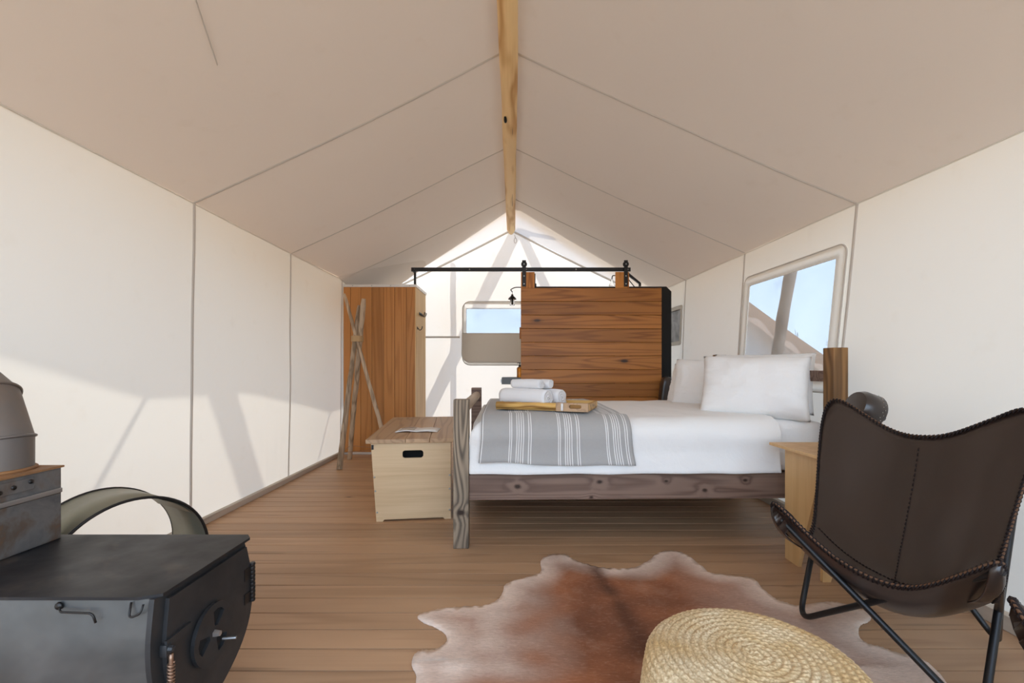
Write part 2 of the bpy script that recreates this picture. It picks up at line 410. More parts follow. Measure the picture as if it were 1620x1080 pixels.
# ------------------------------------------------------------------ floor: one object per board
Y0, Y1 = -0.85, 6.48
floor = struct(MB().box(-2.04, 2.0, Y0, Y1+.02, -.35, -.022).build('floor', M['subfloor']))
PW = .1187; pm = None; kk = 0
y = 1.504+PW*.5-PW*20
while y < Y1:
    if pm is None:
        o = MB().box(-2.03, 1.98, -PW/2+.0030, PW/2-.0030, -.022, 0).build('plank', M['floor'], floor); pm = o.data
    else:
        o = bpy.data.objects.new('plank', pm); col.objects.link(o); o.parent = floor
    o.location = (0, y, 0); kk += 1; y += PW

# ------------------------------------------------------------------ canvas shell
EAVE = 2.02; RIDGE = 2.975; RX = -.03
def xl(y, z): return -2.0+.02*z/EAVE + .010*nz(y*1.1, z*1.3, 3.1)
def xr_top(y): return 2.135-.0597*(y-2.82)
def xr(y, z): return 1.91+(xr_top(y)-1.91)*(z/EAVE)**.85 + .008*nz(y*1.1, z*1.3, 9.7)
def frange(a, b, step):
    n = max(1, round((b-a)/step)); return [a+(b-a)*i/n for i in range(n+1)]
def breaks(a, b, cuts, step=.12):
    cs = [a]+sorted(c for c in cuts if a < c < b)+[b]; out = []
    for p, q in zip(cs, cs[1:]): out += frange(p, q, step)[:-1]
    return out+[b]
def holed(fn, us, vs_, holes, name, mat):
    mb = MB(); V = [[mb.bm.verts.new(fn(u, v)) for v in vs_] for u in us]
    for i in range(len(us)-1):
        for j in range(len(vs_)-1):
            cu = (us[i]+us[i+1])/2; cv = (vs_[j]+vs_[j+1])/2
            if any(a < cu < b and c < cv < d for a, b, c, d in holes): continue
            mb.bm.faces.new([V[i][j], V[i+1][j], V[i+1][j+1], V[i][j+1]])
    for v in [v for v in mb.bm.verts if not v.link_faces]: mb.bm.verts.remove(v)
    return struct(mb.build(name, mat, smooth=True))

def wrink(y, z):   # gathered folds low on the wall near the second seam
    return .012*math.exp(-((y-3.75)/.16)**2)*max(0, .75-z)*sin(y*75+2*z)
wl = holed(lambda y, z: (xl(y, z)+wrink(y, z), y, z), breaks(Y0, Y1, [], .045), frange(0, EAVE, .1), [], 'wall_left', M['canvas'])
WY0, WY1, WZ0, WZ1 = 2.93, 3.93, .92, 1.712       # side window opening
DY0, DY1, DZ0, DZ1 = 5.33, 6.05, 1.31, 1.70        # small dark window near the back
wr = holed(lambda y, z: (xr(y, z), y, z), breaks(Y0, Y1, [WY0-.055, WY1+.055, DY0, DY1]), breaks(0, EAVE, [WZ0-.055, WZ1+.055, DZ0, DZ1]),
           [(WY0-.055, WY1+.055, WZ0-.055, WZ1+.055), (DY0, DY1, DZ0, DZ1)], 'wall_right', M['canvas'])
BX0, BX1, BZ0, BZ1 = -.672, .60, 1.10, 1.846        # back window opening
XBL, XBR = xl(Y1, EAVE), xr_top(Y1)
def roof_z(x, y):
    xe = -1.98 if x < RX else xr_top(y)
    t = abs(x-RX)/abs(xe-RX)
    return RIDGE+(EAVE-RIDGE)*t - .018*sin(pi*min(1, t))
def back_pt(u, v):     # u: x, v: 0..1 scaled to the local height
    if v <= EAVE: return (u, Y1+.012*nz(u*1.5, v*1.5, 5), v)
    return (u, Y1+.012*nz(u*1.5, v*1.5, 5), v)
HB = (BX0-.02, BX1+.02, BZ0-.01, BZ1+.065)
us = breaks(-2.0, XBR, [HB[0], HB[1], RX], .1); vs2 = breaks(0, EAVE, [HB[2], HB[3]], .1)
mb = MB(); V = [[mb.bm.verts.new((x, Y1+.010*nz(x*1.5, z*1.5, 5), z)) for z in vs2] for x in us]
for i in range(len(us)-1):
    for j in range(len(vs2)-1):
        cu = (us[i]+us[i+1])/2; cv = (vs2[j]+vs2[j+1])/2
        if HB[0] < cu < HB[1] and HB[2] < cv < HB[3]: continue
        mb.bm.faces.new([V[i][j], V[i+1][j], V[i+1][j+1], V[i][j+1]])
NG = 9; G = []
for i, x in enumerate(us):
    zt = max(EAVE, roof_z(x, Y1)); row = [V[i][-1]]
    for q in range(1, NG+1):
        z = lerp(EAVE, zt, q/NG)
        row.append(mb.bm.verts.new((x, Y1+.010*nz(x*1.5, z*1.5, 5), z+1e-4*q)))
    G.append(row)
for i in range(len(us)-1):
    for q in range(NG): mb.bm.faces.new([G[i][q], G[i+1][q], G[i+1][q+1], G[i][q+1]])
for v in [v for v in mb.bm.verts if not v.link_faces]: mb.bm.verts.remove(v)
wb = struct(mb.build('wall_back', M['canvas_back'], smooth=True))
# ceiling: two slopes
mb = MB(); ys = frange(Y0, Y1, .12); rows = []
for y in ys:
    row = []
    xe0, xe1 = -1.985, xr_top(y)+.004
    for t in [i/14 for i in range(15)]: row.append(lerp(xe0, RX, t))
    for t in [i/14 for i in range(1, 15)]: row.append(lerp(RX, xe1, t))
    rows.append([(x, y, roof_z(x, y)+.012*nz(x*1.1, y*.9, 2)*min(1, 4*abs(x-RX))) for x in row])
mb.quadgrid(rows); ceil_ = struct(mb.build('ceiling', M['roof_canvas'], smooth=True))
for p in ceil_.data.polygons: pass
# seams: narrow raised tapes
def strip(pts, wdir, hw, name, mat, parent, lift):
    mb = MB(); mb.quadgrid([[Vector(p)-Vector(wdir)*hw+Vector(lift)*.2, Vector(p)-Vector(wdir)*hw*.5+Vector(lift), Vector(p)+Vector(wdir)*hw*.5+Vector(lift), Vector(p)+Vector(wdir)*hw+Vector(lift)*.2] for p in pts])
    return mb.build(name, mat, parent, smooth=True)
for ys_, hw in ((2.82, .012), (4.05, .010), (5.25, .009)):
    strip([(xl(ys_, z)+wrink(ys_, z), ys_, z) for z in frange(0.02, EAVE, .1)], (0, 1, 0), hw, 'seam', M['seam'], wl, (.006, 0, 0))
    strip([(xr(ys_, z), ys_, z) for z in frange(0.02, EAVE, .1)], (0, 1, 0), hw, 'seam', M['seam'], wr, (-.006, 0, 0))
    strip([(x, ys_, roof_z(x, ys_)+.012*nz(x*1.1, ys_*.9, 2)*min(1, 4*abs(x-RX))) for x in frange(-1.98, RX-.02, .1)], (0, 1, 0), hw*.8, 'seam', M['seam'], ceil_, (0, 0, -.006))
    strip([(x, ys_, roof_z(x, ys_)+.012*nz(x*1.1, ys_*.9, 2)*min(1, 4*abs(x-RX))) for x in frange(RX+.02, xr_top(ys_), .1)], (0, 1, 0), hw*.8, 'seam', M['seam'], ceil_, (0, 0, -.006))
# a thin slanting strip in the seam colour on the left slope near the front
strip([(lerp(-1.05, -1.30, t), lerp(1.32, 2.0, t), roof_z(lerp(-1.05, -1.30, t), 1.6)-.004) for t in [i/8 for i in range(9)]], (.94, .34, 0), .003, 'seam', M['seam'], ceil_, (0, 0, -.005))
# gable edge binding and horizontal seam on the back wall
for a, b in ((-1.97, RX), (RX, XBR-.01)):
    strip([(x, Y1-.012, roof_z(x, Y1)-.02) for x in frange(a, b, .1)], (0, 0, 1), .016, 'seam', M['seam'], wb, (0, -.01, 0))
strip([(x, Y1-.006, 1.44) for x in frange(-1.95, -.76, .1)], (0, 0, 1), .014, 'seam', M['seam'], wb, (0, -.008, 0))
# eave seams where roof meets walls
strip([(xl(y, EAVE)+.004, y, EAVE-.004) for y in frange(Y0, Y1, .2)], (0, 0, 1), .004, 'seam', M['canvas'], wl, (.004, 0, 0))
strip([(xr(y, EAVE)-.004, y, EAVE-.004) for y in frange(Y0, Y1, .2)], (0, 0, 1), .004, 'seam', M['canvas'], wr, (-.004, 0, 0))
# baseboards
struct(MB().box(-2.0, -1.965, Y0, Y1, 0.0, .042, bev=.004).build('baseboard_left', M['base']))
struct(MB().box(1.872, 1.91, Y0, Y1, 0.0, .06, bev=.004).build('baseboard_right', M['base_r']))

# windows
def side_window(name, y0, y1, z0, z1, pane_mat, band, rad, parent_label=None):
    fr = lambda a, b, t: (xr(a, b)-t, a, b)
    cy_, cz = (y0+y1)/2, (z0+z1)/2
    mb = MB(); mb.prism([rr(cy_, cz, y1-y0+2*band, z1-z0+2*band, rad), rr(cy_, cz, y1-y0-.01, z1-z0-.01, .015)], .006, .014, fr, True)
    wn = struct(mb.build(name, M['canvas']))
    mb = MB(); N_ = 14
    mb.quadgrid([[(xr(lerp(y0-.02, y1+.02, i/N_), lerp(z0-.02, z1+.02, j/N_))+.004+.01*nz(i*.5, j*.4+i*.3, 1), lerp(y0-.02, y1+.02, i/N_), lerp(z0-.02, z1+.02, j/N_)) for j in range(N_+1)] for i in range(N_+1)])
    mb.build('window_pane', pane_mat, wn, smooth=True)
    mb = MB(); mb.tube([fr(a, b, .012) for a, b in rr(cy_, cz, y1-y0+2*band, z1-z0+2*band, rad, 8)], .005, 6, closed=True)
    mb.build('piping', M['seam'], wn, smooth=True)
    return wn
side_window('window_1', WY0, WY1, WZ0, WZ1, M['screen'], .078, .07)
side_window('window_2', DY0, DY1, DZ0, DZ1, M['flap_dark'], .035, .03)
# back window: screen above, rolled-down cover below
bw_fn = lambda a, b, t: (a, Y1-t, b)
cx_, cz_ = (BX0+BX1)/2, (BZ0+BZ1)/2
mb = MB(); mb.prism([rr(cx_, cz_+.02, BX1-BX0+.10, BZ1-BZ0+.16, .11), rr(cx_, cz_, BX1-BX0-.01, BZ1-BZ0-.01, .02)], -.001, .006, bw_fn, True)
w3 = struct(mb.build('window_3', M['canvas_back']))
mb = MB(); mb.quadgrid([[(BX0-.01, Y1-.002, BZ0), (BX0-.01, Y1-.002, BZ1+.01)], [(BX1+.01, Y1-.002, BZ0), (BX1+.01, Y1-.002, BZ1+.01)]]); mb.build('window_pane', M['screen'], w3)
mb = MB(); mb.tube([bw_fn(a, b, .016) for a, b in rr(cx_, cz_+.02, BX1-BX0+.10, BZ1-BZ0+.16, .11, 8)], .005, 6, closed=True); mb.build('piping', M['seam'], w3, smooth=True)
def cov_out(): 
    p = rr(cx_, 1.285, BX1-BX0+.11, .41, .12, 8); return [(a, 1.487 if b > 1.30 else b) if b > 1.30 and False else (a, b) for a, b in p]
half = (BX1-BX0)/2+.055
loop = [(cx_-half, 1.49), (cx_+half, 1.49)]+[(cx_+half-.12+.12*cos(-a), 1.20+.12*sin(-a)) for a in [pi/2*i/8 for i in range(9)]]+[(cx_-half+.12-.12*sin(a), 1.20-.12*cos(a)) for a in [pi/2*i/8 for i in range(9)]]
mb = MB(); mb.prism([loop], .022, .045, bw_fn); mb.build('window_cover', M['flap'], w3)
mb = MB(); mb.tube([bw_fn(a, b, .04) for a, b in loop], .006, 6, closed=True); mb.build('piping', M['seam'], w3, smooth=True)

# ridge log
mb = MB(); n_ = 60; pts = []; rad = []
for i in range(n_+1):
    t = i/n_; y = lerp(Y0-.3, 6.40, t); pts.append((RX+.006*nz(y*.8, 1), y, 2.915+.006*nz(y*.7, 4))); rad.append(.057+.003*nz(y*2.3, 7)-(.02 if i == n_ else 0))
mb.tube(pts, rad, 20)
ridge = mb.build('ridge_log', M['log'], smooth=True, ang=50)
tag(ridge, 'peeled yellow log with dark cracks running along the peak of the tent', 'beam')
knot = MB(); knot.lathe([(0, .004), (.010, .002), (.016, -.003), (.012, -.010), (0, -.012)], 10, Matrix.Translation((RX-.028, 3.42, 2.868)) @ Matrix.Rotation(R(25), 4, 'Y') @ Matrix.Diagonal((.8, 3.0, 1, 1)))
knot.build('knot_hole', M['dark'], ridge, smooth=True)
hk = MB(); hk.tube([(RX+.06+.018*cos(a), 6.43, 2.80+.035*sin(a)) for a in [2*pi*i/14 for i in range(14)]], .004, 6, closed=True)
hk.tube([(RX+.06, 6.43, 2.835), (RX+.05, 6.42, 2.88)], .004, 6)
tag(hk.build('rope_loop', M['rope'], smooth=True), 'small pale cord loop hanging below the far end of the ridge log', 'loop')

# ------------------------------------------------------------------ outer fly, poles, ropes
E = [(-1.1, 2.30), (.6, 2.25), (2.7, 2.09), (3.44, 1.86), (4.43, 1.83), (5.0, 1.74), (5.92, 1.54), (6.9, 1.60)]
def edge_z(y):
    for (a, za), (b, zb) in zip(E, E[1:]):
        if a <= y <= b:
            t = (y-a)/(b-a); t = t*t*(3-2*t) if False else t; return lerp(za, zb, t)
    return E[-1][1]
mb = MB(); rows = []
for i in range(61):
    t = i/60; row = []
    for j in range(-8, 9):
        s = j/8; ybk = 5.75+.95*abs(s); y = lerp(-1.1, ybk, t)
        zr = 3.13; ze = edge_z(min(y, 6.9)) if s < 0 else max(2.05, edge_z(min(y, 6.9))); x = RX+2.55*s
        row.append((x, y, lerp(zr, ze, abs(s)) - .03*sin(pi*abs(s))))
    rows.append(row)
mb.quadgrid(rows); struct(mb.build('roof', M['fly'], smooth=True))
def log_pole(name, a, b, r, label, mat='bark'):
    a, b = Vector(a), Vector(b); n = 22
    mb = MB(); mb.tube([a.lerp(b, i/n)+Vector((.008*nz(i*.6, r*90), .008*nz(i*.6, 9+r*90), 0)) for i in range(n+1)], [r*(1+.10*nz(i*.9, a.x*3, 2)) for i in range(n+1)], 12)
    return tag(mb.build(name, M[mat], smooth=True, ang=50), label, 'pole')
lp = log_pole('log_pole', (-2.58, 3.98, 2.10), (-2.62, 5.24, -.36), .058, 'leaning log outside the left canvas wall casting the widest shadow on it')
rpz = log_pole('log_pole', (2.62, 4.22, 2.15), (2.66, 5.06, -.38), .052, 'peeled log leaning outside the side window above the bed')
log_pole('log_pole', (.02, 6.76, 3.55), (-1.90, 6.76, -.38), .066, 'log of the outer frame whose slanting shadow crosses the back wall leftwards')
log_pole('log_pole', (-.25, 6.92, 3.60), (1.55, 6.92, -.38), .066, 'log of the outer frame whose slanting shadow crosses the back wall rightwards')
log_pole('log_pole', (-1.0, 6.72, 2.72), (-1.0, 6.72, -.38), .036, 'thin upright log casting the vertical shadow on the back wall')
def rope(a, b, label, r=.011):
    a, b = Vector(a), Vector(b)
    mb = MB(); mb.tube([a.lerp(b, i/10)-Vector((0, 0, .05*sin(pi*i/10))) for i in range(11)], r, 6)
    return tag(mb.build('guy_rope', M['rope'], smooth=True), label, 'rope')
rope((-2.56, 3.44, 1.87), (-3.6, 2.2, -.37), 'guy rope outside the left wall, its thin shadow slanting above the metal hoop', .016)
rope((-2.56, 5.92, 1.55), (-3.6, 5.2, -.37), 'guy rope outside the left wall, its thin shadow beside the driftwood tripod')
rope((2.5, 3.2, 2.0), (3.7, 2.2, -.37), 'guy rope outside the side window over the bed', .008)

# neighbour tent and bare tree beyond the side window
nt_ = thing('tent', 'orange-cream canvas tent beyond the side window', 'tent', (4.2, 10.0, -.37))
mb = MB(); mb.quadgrid([[(x_, t_, 3.57-.718*abs(x_)-.05*sin(pi*abs(x_)/3.3)) for t_ in (0, 2, 4, 6)] for x_ in frange(-3.3, 3.3, .3)])
mb.quadgrid([[(x_, 0, 3.57-.718*abs(x_)-.05*sin(pi*abs(x_)/3.3)), (x_, .01, 3.57-.718*abs(x_)-.34-.08*sin(x_*9))] for x_ in frange(-3.3, 3.3, .1)]); mb.build('fly', M['tent_fly'], nt_, smooth=True)
mb = MB(); mb.quadgrid([[(x_, .45+.02*sin(x_*11), 0), (x_, .45+.03*sin(x_*8), 3.3-.70*abs(x_))] for x_ in frange(-2.8, 2.8, .1)]); mb.build('gable_wall', M['canvas_back'], nt_, smooth=True)
for sx_ in (-1, 1):
    mb = MB(); mb.quadgrid([[(sx_*2.8, t_, 0), (sx_*2.75, t_, 1.34)] for t_ in (.45, 2, 4, 5.8)]); mb.build('side_wall', M['canvas_back'], nt_)
for xx in (-3.0, 3.0): MB().tube([(xx, .1, 0), (xx*.98, .1, 1.38)], .05, 8).build('post', M['bark'], nt_, smooth=True)
tr_ = MB()
def branch(p, d, L, r, lv):
    q = p+d*L; tr_.tube([p, p.lerp(q, .5)+Vector((.04*L*random.uniform(-1, 1), .04*L*random.uniform(-1, 1), 0)), q], [r, r*.8, r*.6], 5)
    if lv:
        for _ in range(3):
            nd = (d+Vector((random.uniform(-.8, .8), random.uniform(-.8, .8), random.uniform(-.1, .5)))).normalized()
            branch(p.lerp(q, random.uniform(.5, 1)), nd, L*.68, r*.6, lv-1)
branch(Vector((9.3, 13.4, -.38)), Vector((.05, 0, 1)), 1.35, .05, 4)
tag(tr_.build('bare_tree', M['twig'], smooth=True), 'small leafless tree against the sky in the side window', 'tree')

# ------------------------------------------------------------------ left cubicle
cub = thing('cubicle', 'narrow cubicle of upright orange-brown boards in the far left corner', 'cubicle', (-1.56, 5.27, 0))
bx = [-1.968, -1.885, -1.766, -1.637, -1.50, -1.372, -1.24, -1.1375]
for a, b in zip(bx, bx[1:]):
    o = MB().box(-(b-a)/2+.0015, (b-a)/2-.0015, 0, .02, -.955, .955, bev=.003).build('plank', M['cedar_z'], cub, loc=((a+b)/2+1.56, 0, .983))
MB().box(-.405, .4205, .02, .6, .02, 1.93).build('carcass', M['dark'], cub)
MB().box(.4205, .4305, .004, .6, .02, 1.94, bev=.002).build('side_panel', M['ply'], cub)
mb = MB(); mb.box(-.40, .4325, -.004, .012, 1.938, 1.968, bev=.002); mb.box(.4285, .4405, -.004, .61, 1.938, 1.968, bev=.002)
tp = mb.build('top_trim', M['alu'], cub)
SCREW = MB().lathe([(0, .003), (.005, .0025), (.0065, 0)], 8).build('screw', M['steel'], tp, smooth=True)
def screw(p, rot, parent, first=[True]):
    o = SCREW if first[0] else SCREW.copy()
    if not first[0]: col.objects.link(o)
    first[0] = False; o.parent = parent; o.location = p; o.rotation_euler = rot
for xx in (-.3, -.08, .14, .36): screw((xx, -.004, 1.953), (pi/2, 0, 0), tp)
for yy in (.12, .3, .48): screw((.4405, yy, 1.953), (0, pi/2, 0), tp)
MB().box(-.405, .4325, -.006, .02, .002, .028, bev=.002).build('bottom_trim', M['alu'], cub)
def coat_hook(p, n, label):
    t = thing('coat_hook', label, 'hook', p)
    MB().box(0, .006, -.012-.045*(n-1)/1.0, .012+.045*(n-1), -.016, .016, bev=.002).build('back_plate', M['black'], t)
    for q in range(n):
        yy = (q-(n-1)/2)*.06
        MB().tube(smooth_path([(.003, yy, .005), (.03, yy, -.03), (.055, yy, -.005), (.058, yy, .022)], .03), .0045, 8).build('prong', M['black'], t, smooth=True)
    return t
coat_hook((-1.1295, 5.56, 1.655), 3, 'black triple coat hook high on the cubicle side panel')
coat_hook((-1.1295, 5.36, 1.47), 1, 'single small hook lower on the cubicle side panel')

# driftwood tripod rack
tri = thing('coat_rack', 'tripod coat rack of three grey driftwood poles lashed with a tan band', 'coat rack', (-1.62, 4.74, 0))
O_ = Vector((-1.62, 4.74, 0))
for (f_, t_, r0, r1, sd) in (((-1.275, 4.76, 0), (-1.762, 4.745, 1.775), .024, .017, 1), ((-1.80, 5.0, 0), (-1.545, 4.70, 1.715), .026, .029, 5), ((-1.72, 4.50, 0), (-1.632, 4.815, 1.66), .030, .022, 9)):
    f_, t_ = Vector(f_)-O_, Vector(t_)-O_; mb = MB(); n_ = 26
    P = [f_.lerp(t_, i/n_)+Vector((.007*nz(i*.35, sd), .007*nz(i*.35, sd+3), 0)) for i in range(n_+1)]
    rd = [lerp(r0, r1, i/n_)*(1+.08*nz(i*.8, sd*2)) for i in range(n_+1)]; rd[-1] *= .7
    mb.tube(P, rd, 10); mb.build('pole', M['drift'], tri, smooth=True, ang=60)
mb = MB(); mb.prism([rr(-.012, .025, .115, .125, .045)], 1.275, 1.335, lambda a, b, t: (a, b, t)); mb.build('lashing_band', M['leather_tan'], tri)
mb = MB(); mb.tube([(-.165, .245, .155), (.0, .12, .16), (.30, .02, .16)], .0025, 5); mb.tube([(-.10, -.2, .155), (.10, -.1, .16), (.30, .0, .165)], .0025, 5); mb.tube([(-.165, .245, .15), (-.10, -.2, .15)], .0025, 5)
mb.build('wire', M['copper'], tri)

# ------------------------------------------------------------------ black partition, rail, sliding door, lamps
bp = thing('partition', 'black panelled partition behind the sliding door, right upper corner cut off', 'partition', (1.0, 5.35, 0))
mb = MB(); mb.prism([[(-.74, 0), (-.74, 1.958), (.80, 1.958), (.858, 1.90), (.858, 0)]], 0, .05, lambda a, b, t: (a, t, b)); mb.build('panel', M['blackpanel'], bp)
MB().box(-.74, -.70, .05, .75, 0, 1.95, bev=.002).build('side_panel', M['blackpanel'], bp)
DY = 5.2
rail = thing('door_rail', 'black steel sliding rail spanning from cubicle top to black partition', 'rail', (.1, 5.2, 2.13))
MB().box(-1.27, 1.245, .012, .022, -.024, .022, bev=.002).build('bar', M['black'], rail)
MB().box(-1.262, -1.235, .0, .10, -.022, .012).build('stop', M['black'], rail)
# left stub on the cubicle top
MB().box(-1.255, -1.231, .085, .11, -.162, .02).build('post', M['black'], rail)
MB().box(.128, .158, .10, .15, -.175, -.03).build('post', M['black'], rail)
mb = MB(); mb.prism([[(1.225, -.02), (1.255, -.02), (1.395, -.135), (1.395, -.172), (1.37, -.172), (1.37, -.145), (1.225, -.035)]], .12, .145, lambda a, b, t: (a, t, b)); mb.build('brace', M['black'], rail)
MB().tube([(1.235, .16, -.06), (1.33, .17, -.172)], .006, 6).build('brace', M['black'], rail)
for xx in (-1.24, -.6, .05, .62, 1.21):
    MB().lathe([(0, .004), (.008, .003), (.009, 0)], 10, Matrix.Translation((xx, .012, 0)) @ Matrix.Rotation(pi/2, 4, 'X')).build('bolt', M['steel'], rail, smooth=True)
# door
door = thing('sliding_door', 'wide sliding door of horizontal orange-brown boards hung from the black rail', 'door', (.8885, DY, 0))
bz = 1.914; hb = .1552; i = 0
while bz > .06:
    lo = max(.05, bz-hb)
    MB().box(-.8015, .8015, -.018, .0, -(bz-lo)/2+.0016, (bz-lo)/2-.0016, bev=.003, seg=1).build('plank', M['cedar_x'], door, loc=(0, 0, (bz+lo)/2)); bz = lo
for xx in (-.72, .36):
    MB().box(-.08, .075, .0, .02, -1.0, 1.0, bev=.002).build('stile', M['cedar_t'], door, loc=(xx, 0, 1.098))
for xx in (-.765, .397):
    hg = MB().box(-.022, .022, -.012, -.001, -.15, .15, bev=.003).build('hanger', M['black'], door, loc=(xx+.0, 0, 2.08))
    MB().lathe([(0, -.012), (.030, -.012), (.034, -.006), (.028, 0), (.034, .006), (.030, .012), (0, .012)], 20, Matrix.Translation((0, .016-.02, .105)) @ Matrix.Rotation(pi/2, 4, 'X')).build('wheel', M['black'], hg, smooth=True, ang=40)
    for zz in (-.12, -.03, .105):
        MB().lathe([(0, .006), (.007, .005), (.008, 0)], 6, Matrix.Translation((0, -.012, zz)) @ Matrix.Rotation(pi/2, 4, 'X')).build('bolt', M['steel'], hg)
# pendant lamp left of door
lm = thing('wall_lamp', 'black dome lamp with glass cylinder on a hooked arm left of the sliding door', 'lamp', (.26, 5.44, 1.965))
MB().tube(smooth_path([(0, 0, 0), (-.24, 0, 0), (-.295, 0, -.03), (-.27, 0, -.055)], .04), .006, 8).build('arm', M['black'], lm, smooth=True)
MB().box(-.01, .015, -.03, .03, -.04, .04).build('mount', M['black'], lm)
MB().tube([(-.272, 0, -.045), (-.272, 0, -.09)], .003, 6).build('chain', M['black'], lm)
MB().lathe([(0, 0), (.012, 0), (.016, -.018), (.045, -.045), (.05, -.06), (.044, -.06), (0, -.03)], 20, Matrix.Translation((-.272, 0, -.085))).build('shade', M['black'], lm, smooth=True, ang=50)
MB().lathe([(.026, 0), (.030, -.075), (0, -.08)], 16, Matrix.Translation((-.272, 0, -.14))).build('glass', M['glass'], lm, smooth=True)
MB().lathe([(.010, 0), (.010, -.06), (0, -.064)], 10, Matrix.Translation((-.272, 0, -.142))).build('bulb', M['greymetal'], lm, smooth=True)
lm = thing('wall_lamp', 'small clear glass bell lamp on a bent arm above the sliding door', 'lamp', (1.33, 5.42, 1.958))
MB().tube(smooth_path([(.02, 0, 0), (.02, 0, .13), (-.15, 0, .145), (-.155, 0, .10)], .03), .006, 8).build('arm', M['black'], lm, smooth=True)
MB().lathe([(.008, 0), (.014, -.04), (.035, -.075), (.038, -.085)], 16, Matrix.Translation((-.155, 0, .105))).build('glass', M['glass'], lm, smooth=True)
# vanity counter, bottle, mirror edge
vc = thing('counter', 'dark grey bracketed counter end sticking out behind the sliding door', 'counter', (.26, 5.45, .805))
MB().box(-.40, .0, 0, .36, 0, .082, bev=.003).build('top', M['greymetal'], vc)
MB().box(-.412, -.40, .02, .05, .02, .06).build('bolt', M['steel'], vc)
mb = MB(); mb.prism([[(-.29, 0), (-.23, 0), (0, -.09), (0, -.125)]], .04, .08, lambda a, b, t: (a, t, b)); mb.build('bracket', M['greymetal'], vc)
bt = thing('soap_bottle', 'amber soap bottle with black pump on the grey counter', 'bottle', (.078, 5.55, .887))
MB().lathe([(0, 0), (.034, 0), (.036, .01), (.036, .11), (.025, .125), (.014, .13), (0, .13)], 18).build('body', M['amber'], bt, smooth=True, ang=50)
mb = MB(); mb.lathe([(.014, .128), (.015, .148), (.005, .152), (.005, .17), (.011, .172), (.011, .18), (0, .18)], 12); mb.tube([(0, 0, .176), (-.03, 0, .174)], .004, 6); mb.build('pump', M['black'], bt, smooth=True, ang=50)
mr = thing('mirror', 'wood-framed mirror edge peeking out behind the sliding door', 'mirror', (.22, 5.46, 1.42))
MB().box(-.145, 0, 0, .025, -.07, .07, bev=.003).build('frame', M['cedar_t'], mr)
MB().box(-.11, 0, -.002, .0, -.05, .05).build('glass', M['steel'], mr)

# ------------------------------------------------------------------ bed
BA = R(1.2); BO = (-.332, 2.517, 0)
bed = thing('bed', 'rustic timber bed frame with square grey posts and stained side rail', 'bed', BO, BA)
PS = .085
for (x0, y0, h_, mat) in ((0, 0, .825, 'bed_post'), (0, 1.40, .83, 'bed_rail'), (2.135, 0, 1.116, 'bed_head'), (2.135, 1.40, 1.116, 'bed_head')):
    MB().box(-PS/2, PS/2, -PS/2, PS/2, 0, h_, bev=.004).build('post', M[mat], bed, loc=(x0+PS/2, y0+PS/2, 0))
for yy in (.018, 1.425):
    MB().box(-1.025, 1.025, 0, .04, -.071, .071, bev=.005).build('side_rail', M['bed_rail'], bed, loc=(1.11, yy, .334))
mb = MB(); mb.tube([(.045, .085+1.315*i/12, .765+.004*nz(i*.7)) for i in range(13)], [.034*(1+.06*nz(i*.8, 4)) for i in range(13)], 12); mb.build('foot_log', M['bed_log'], bed, smooth=True)
MB().box(.02, .065, .085, 1.40, .27, .42, bev=.004).build('foot_board', M['bed_rail'], bed)
for zz in (.92, .60): MB().box(2.155, 2.20, .085, 1.40, zz, zz+.065, bev=.004).build('head_rail', M['bed_rail'], bed)
MB().box(.085, 2.135, 1.0, 1.025, 0, .355).build('underbed_light_blocker', M['bed_rail'], bed)  # unseen board added under the bed to block light and darken the floor
MB().box(.085, 2.135, .06, 1.42, .355, .395).build('slat_base', M['bed_rail'], bed)
# mattress
mb = MB(); mb.rbox(1.015, .70, .155, .055, 10, lambda p: p+Vector((0, 0, .003*nz(p.x*6, p.y*6))))
mt = mb.build('mattress', M['white2'], smooth=True, loc=(0, 0, 0))
mt.matrix_world = Matrix.Translation(BO) @ Matrix.Rotation(BA, 4, 'Z') @ Matrix.Translation((1.112, .742, .551))
tag(mt, 'white sheeted mattress showing beside the bedside table', 'mattress')
# duvet: profile across the bed, shared with the throw
def prof(s, hem_n=.418, hem_f=.45, r=.115, ztop=.722, y0=-.022, y1=1.50):
    """s in 0..1 -> (ly, z, nx, nz)"""
    L1 = ztop-r-hem_n; La = r*pi/2; L2 = (y1-y0)-2*r; L3 = ztop-r-hem_f; T = L1+2*La+L2+L3; d = s*T
    if d < L1: return y0-.012*(1-d/L1)**2+.012*sin(pi*d/L1), hem_n+d, -1, 0
    d -= L1
    if d < La: a = d/r; return y0+r-r*cos(a), ztop-r+r*sin(a), -cos(a), sin(a)
    d -= La
    if d < L2:
        t = d/L2; return y0+r+d, ztop+.014*sin(pi*t), 0, 1
    d -= L2
    if d < La: a = d/r; return y1-r+r*sin(a), ztop-r+r*cos(a), sin(a), cos(a)
    d -= La
    return y1, ztop-r-d, 1, 0
def wr_(lx, ly, z):
    return (.006*sin(lx*17+3*nz(lx*2, 5))*max(0, .70-z)/.28 if ly < .12 else 0)+.010*nz(lx*2.2, ly*2.0, z*2)+.0035*nz(lx*9+ly*3, ly*7, z*7)+.004*nz(lx*3, z*16+ly*2, 4)
cols_ = []
rf = .13
for a in [i/9*pi/2 for i in range(10)]: cols_.append((.088+rf-rf*sin(pi/2-a) if False else .088+rf*(1-sin(a)), .722-rf+rf*cos(a) if False else .722-rf*(1-cos(a))))
cols_ = [(.10, .43), (.088, .50)]+[(.088+rf*(1-cos(a)), .722-rf*(1-sin(a))) for a in [i/9*pi/2 for i in range(10)]]
x = .088+rf
while x < 1.80: x += .022; cols_.append((x, 9))
cols_ += [(x+.012, .728), (x+.02, .72), (x+.022, .705)]
NS = 110
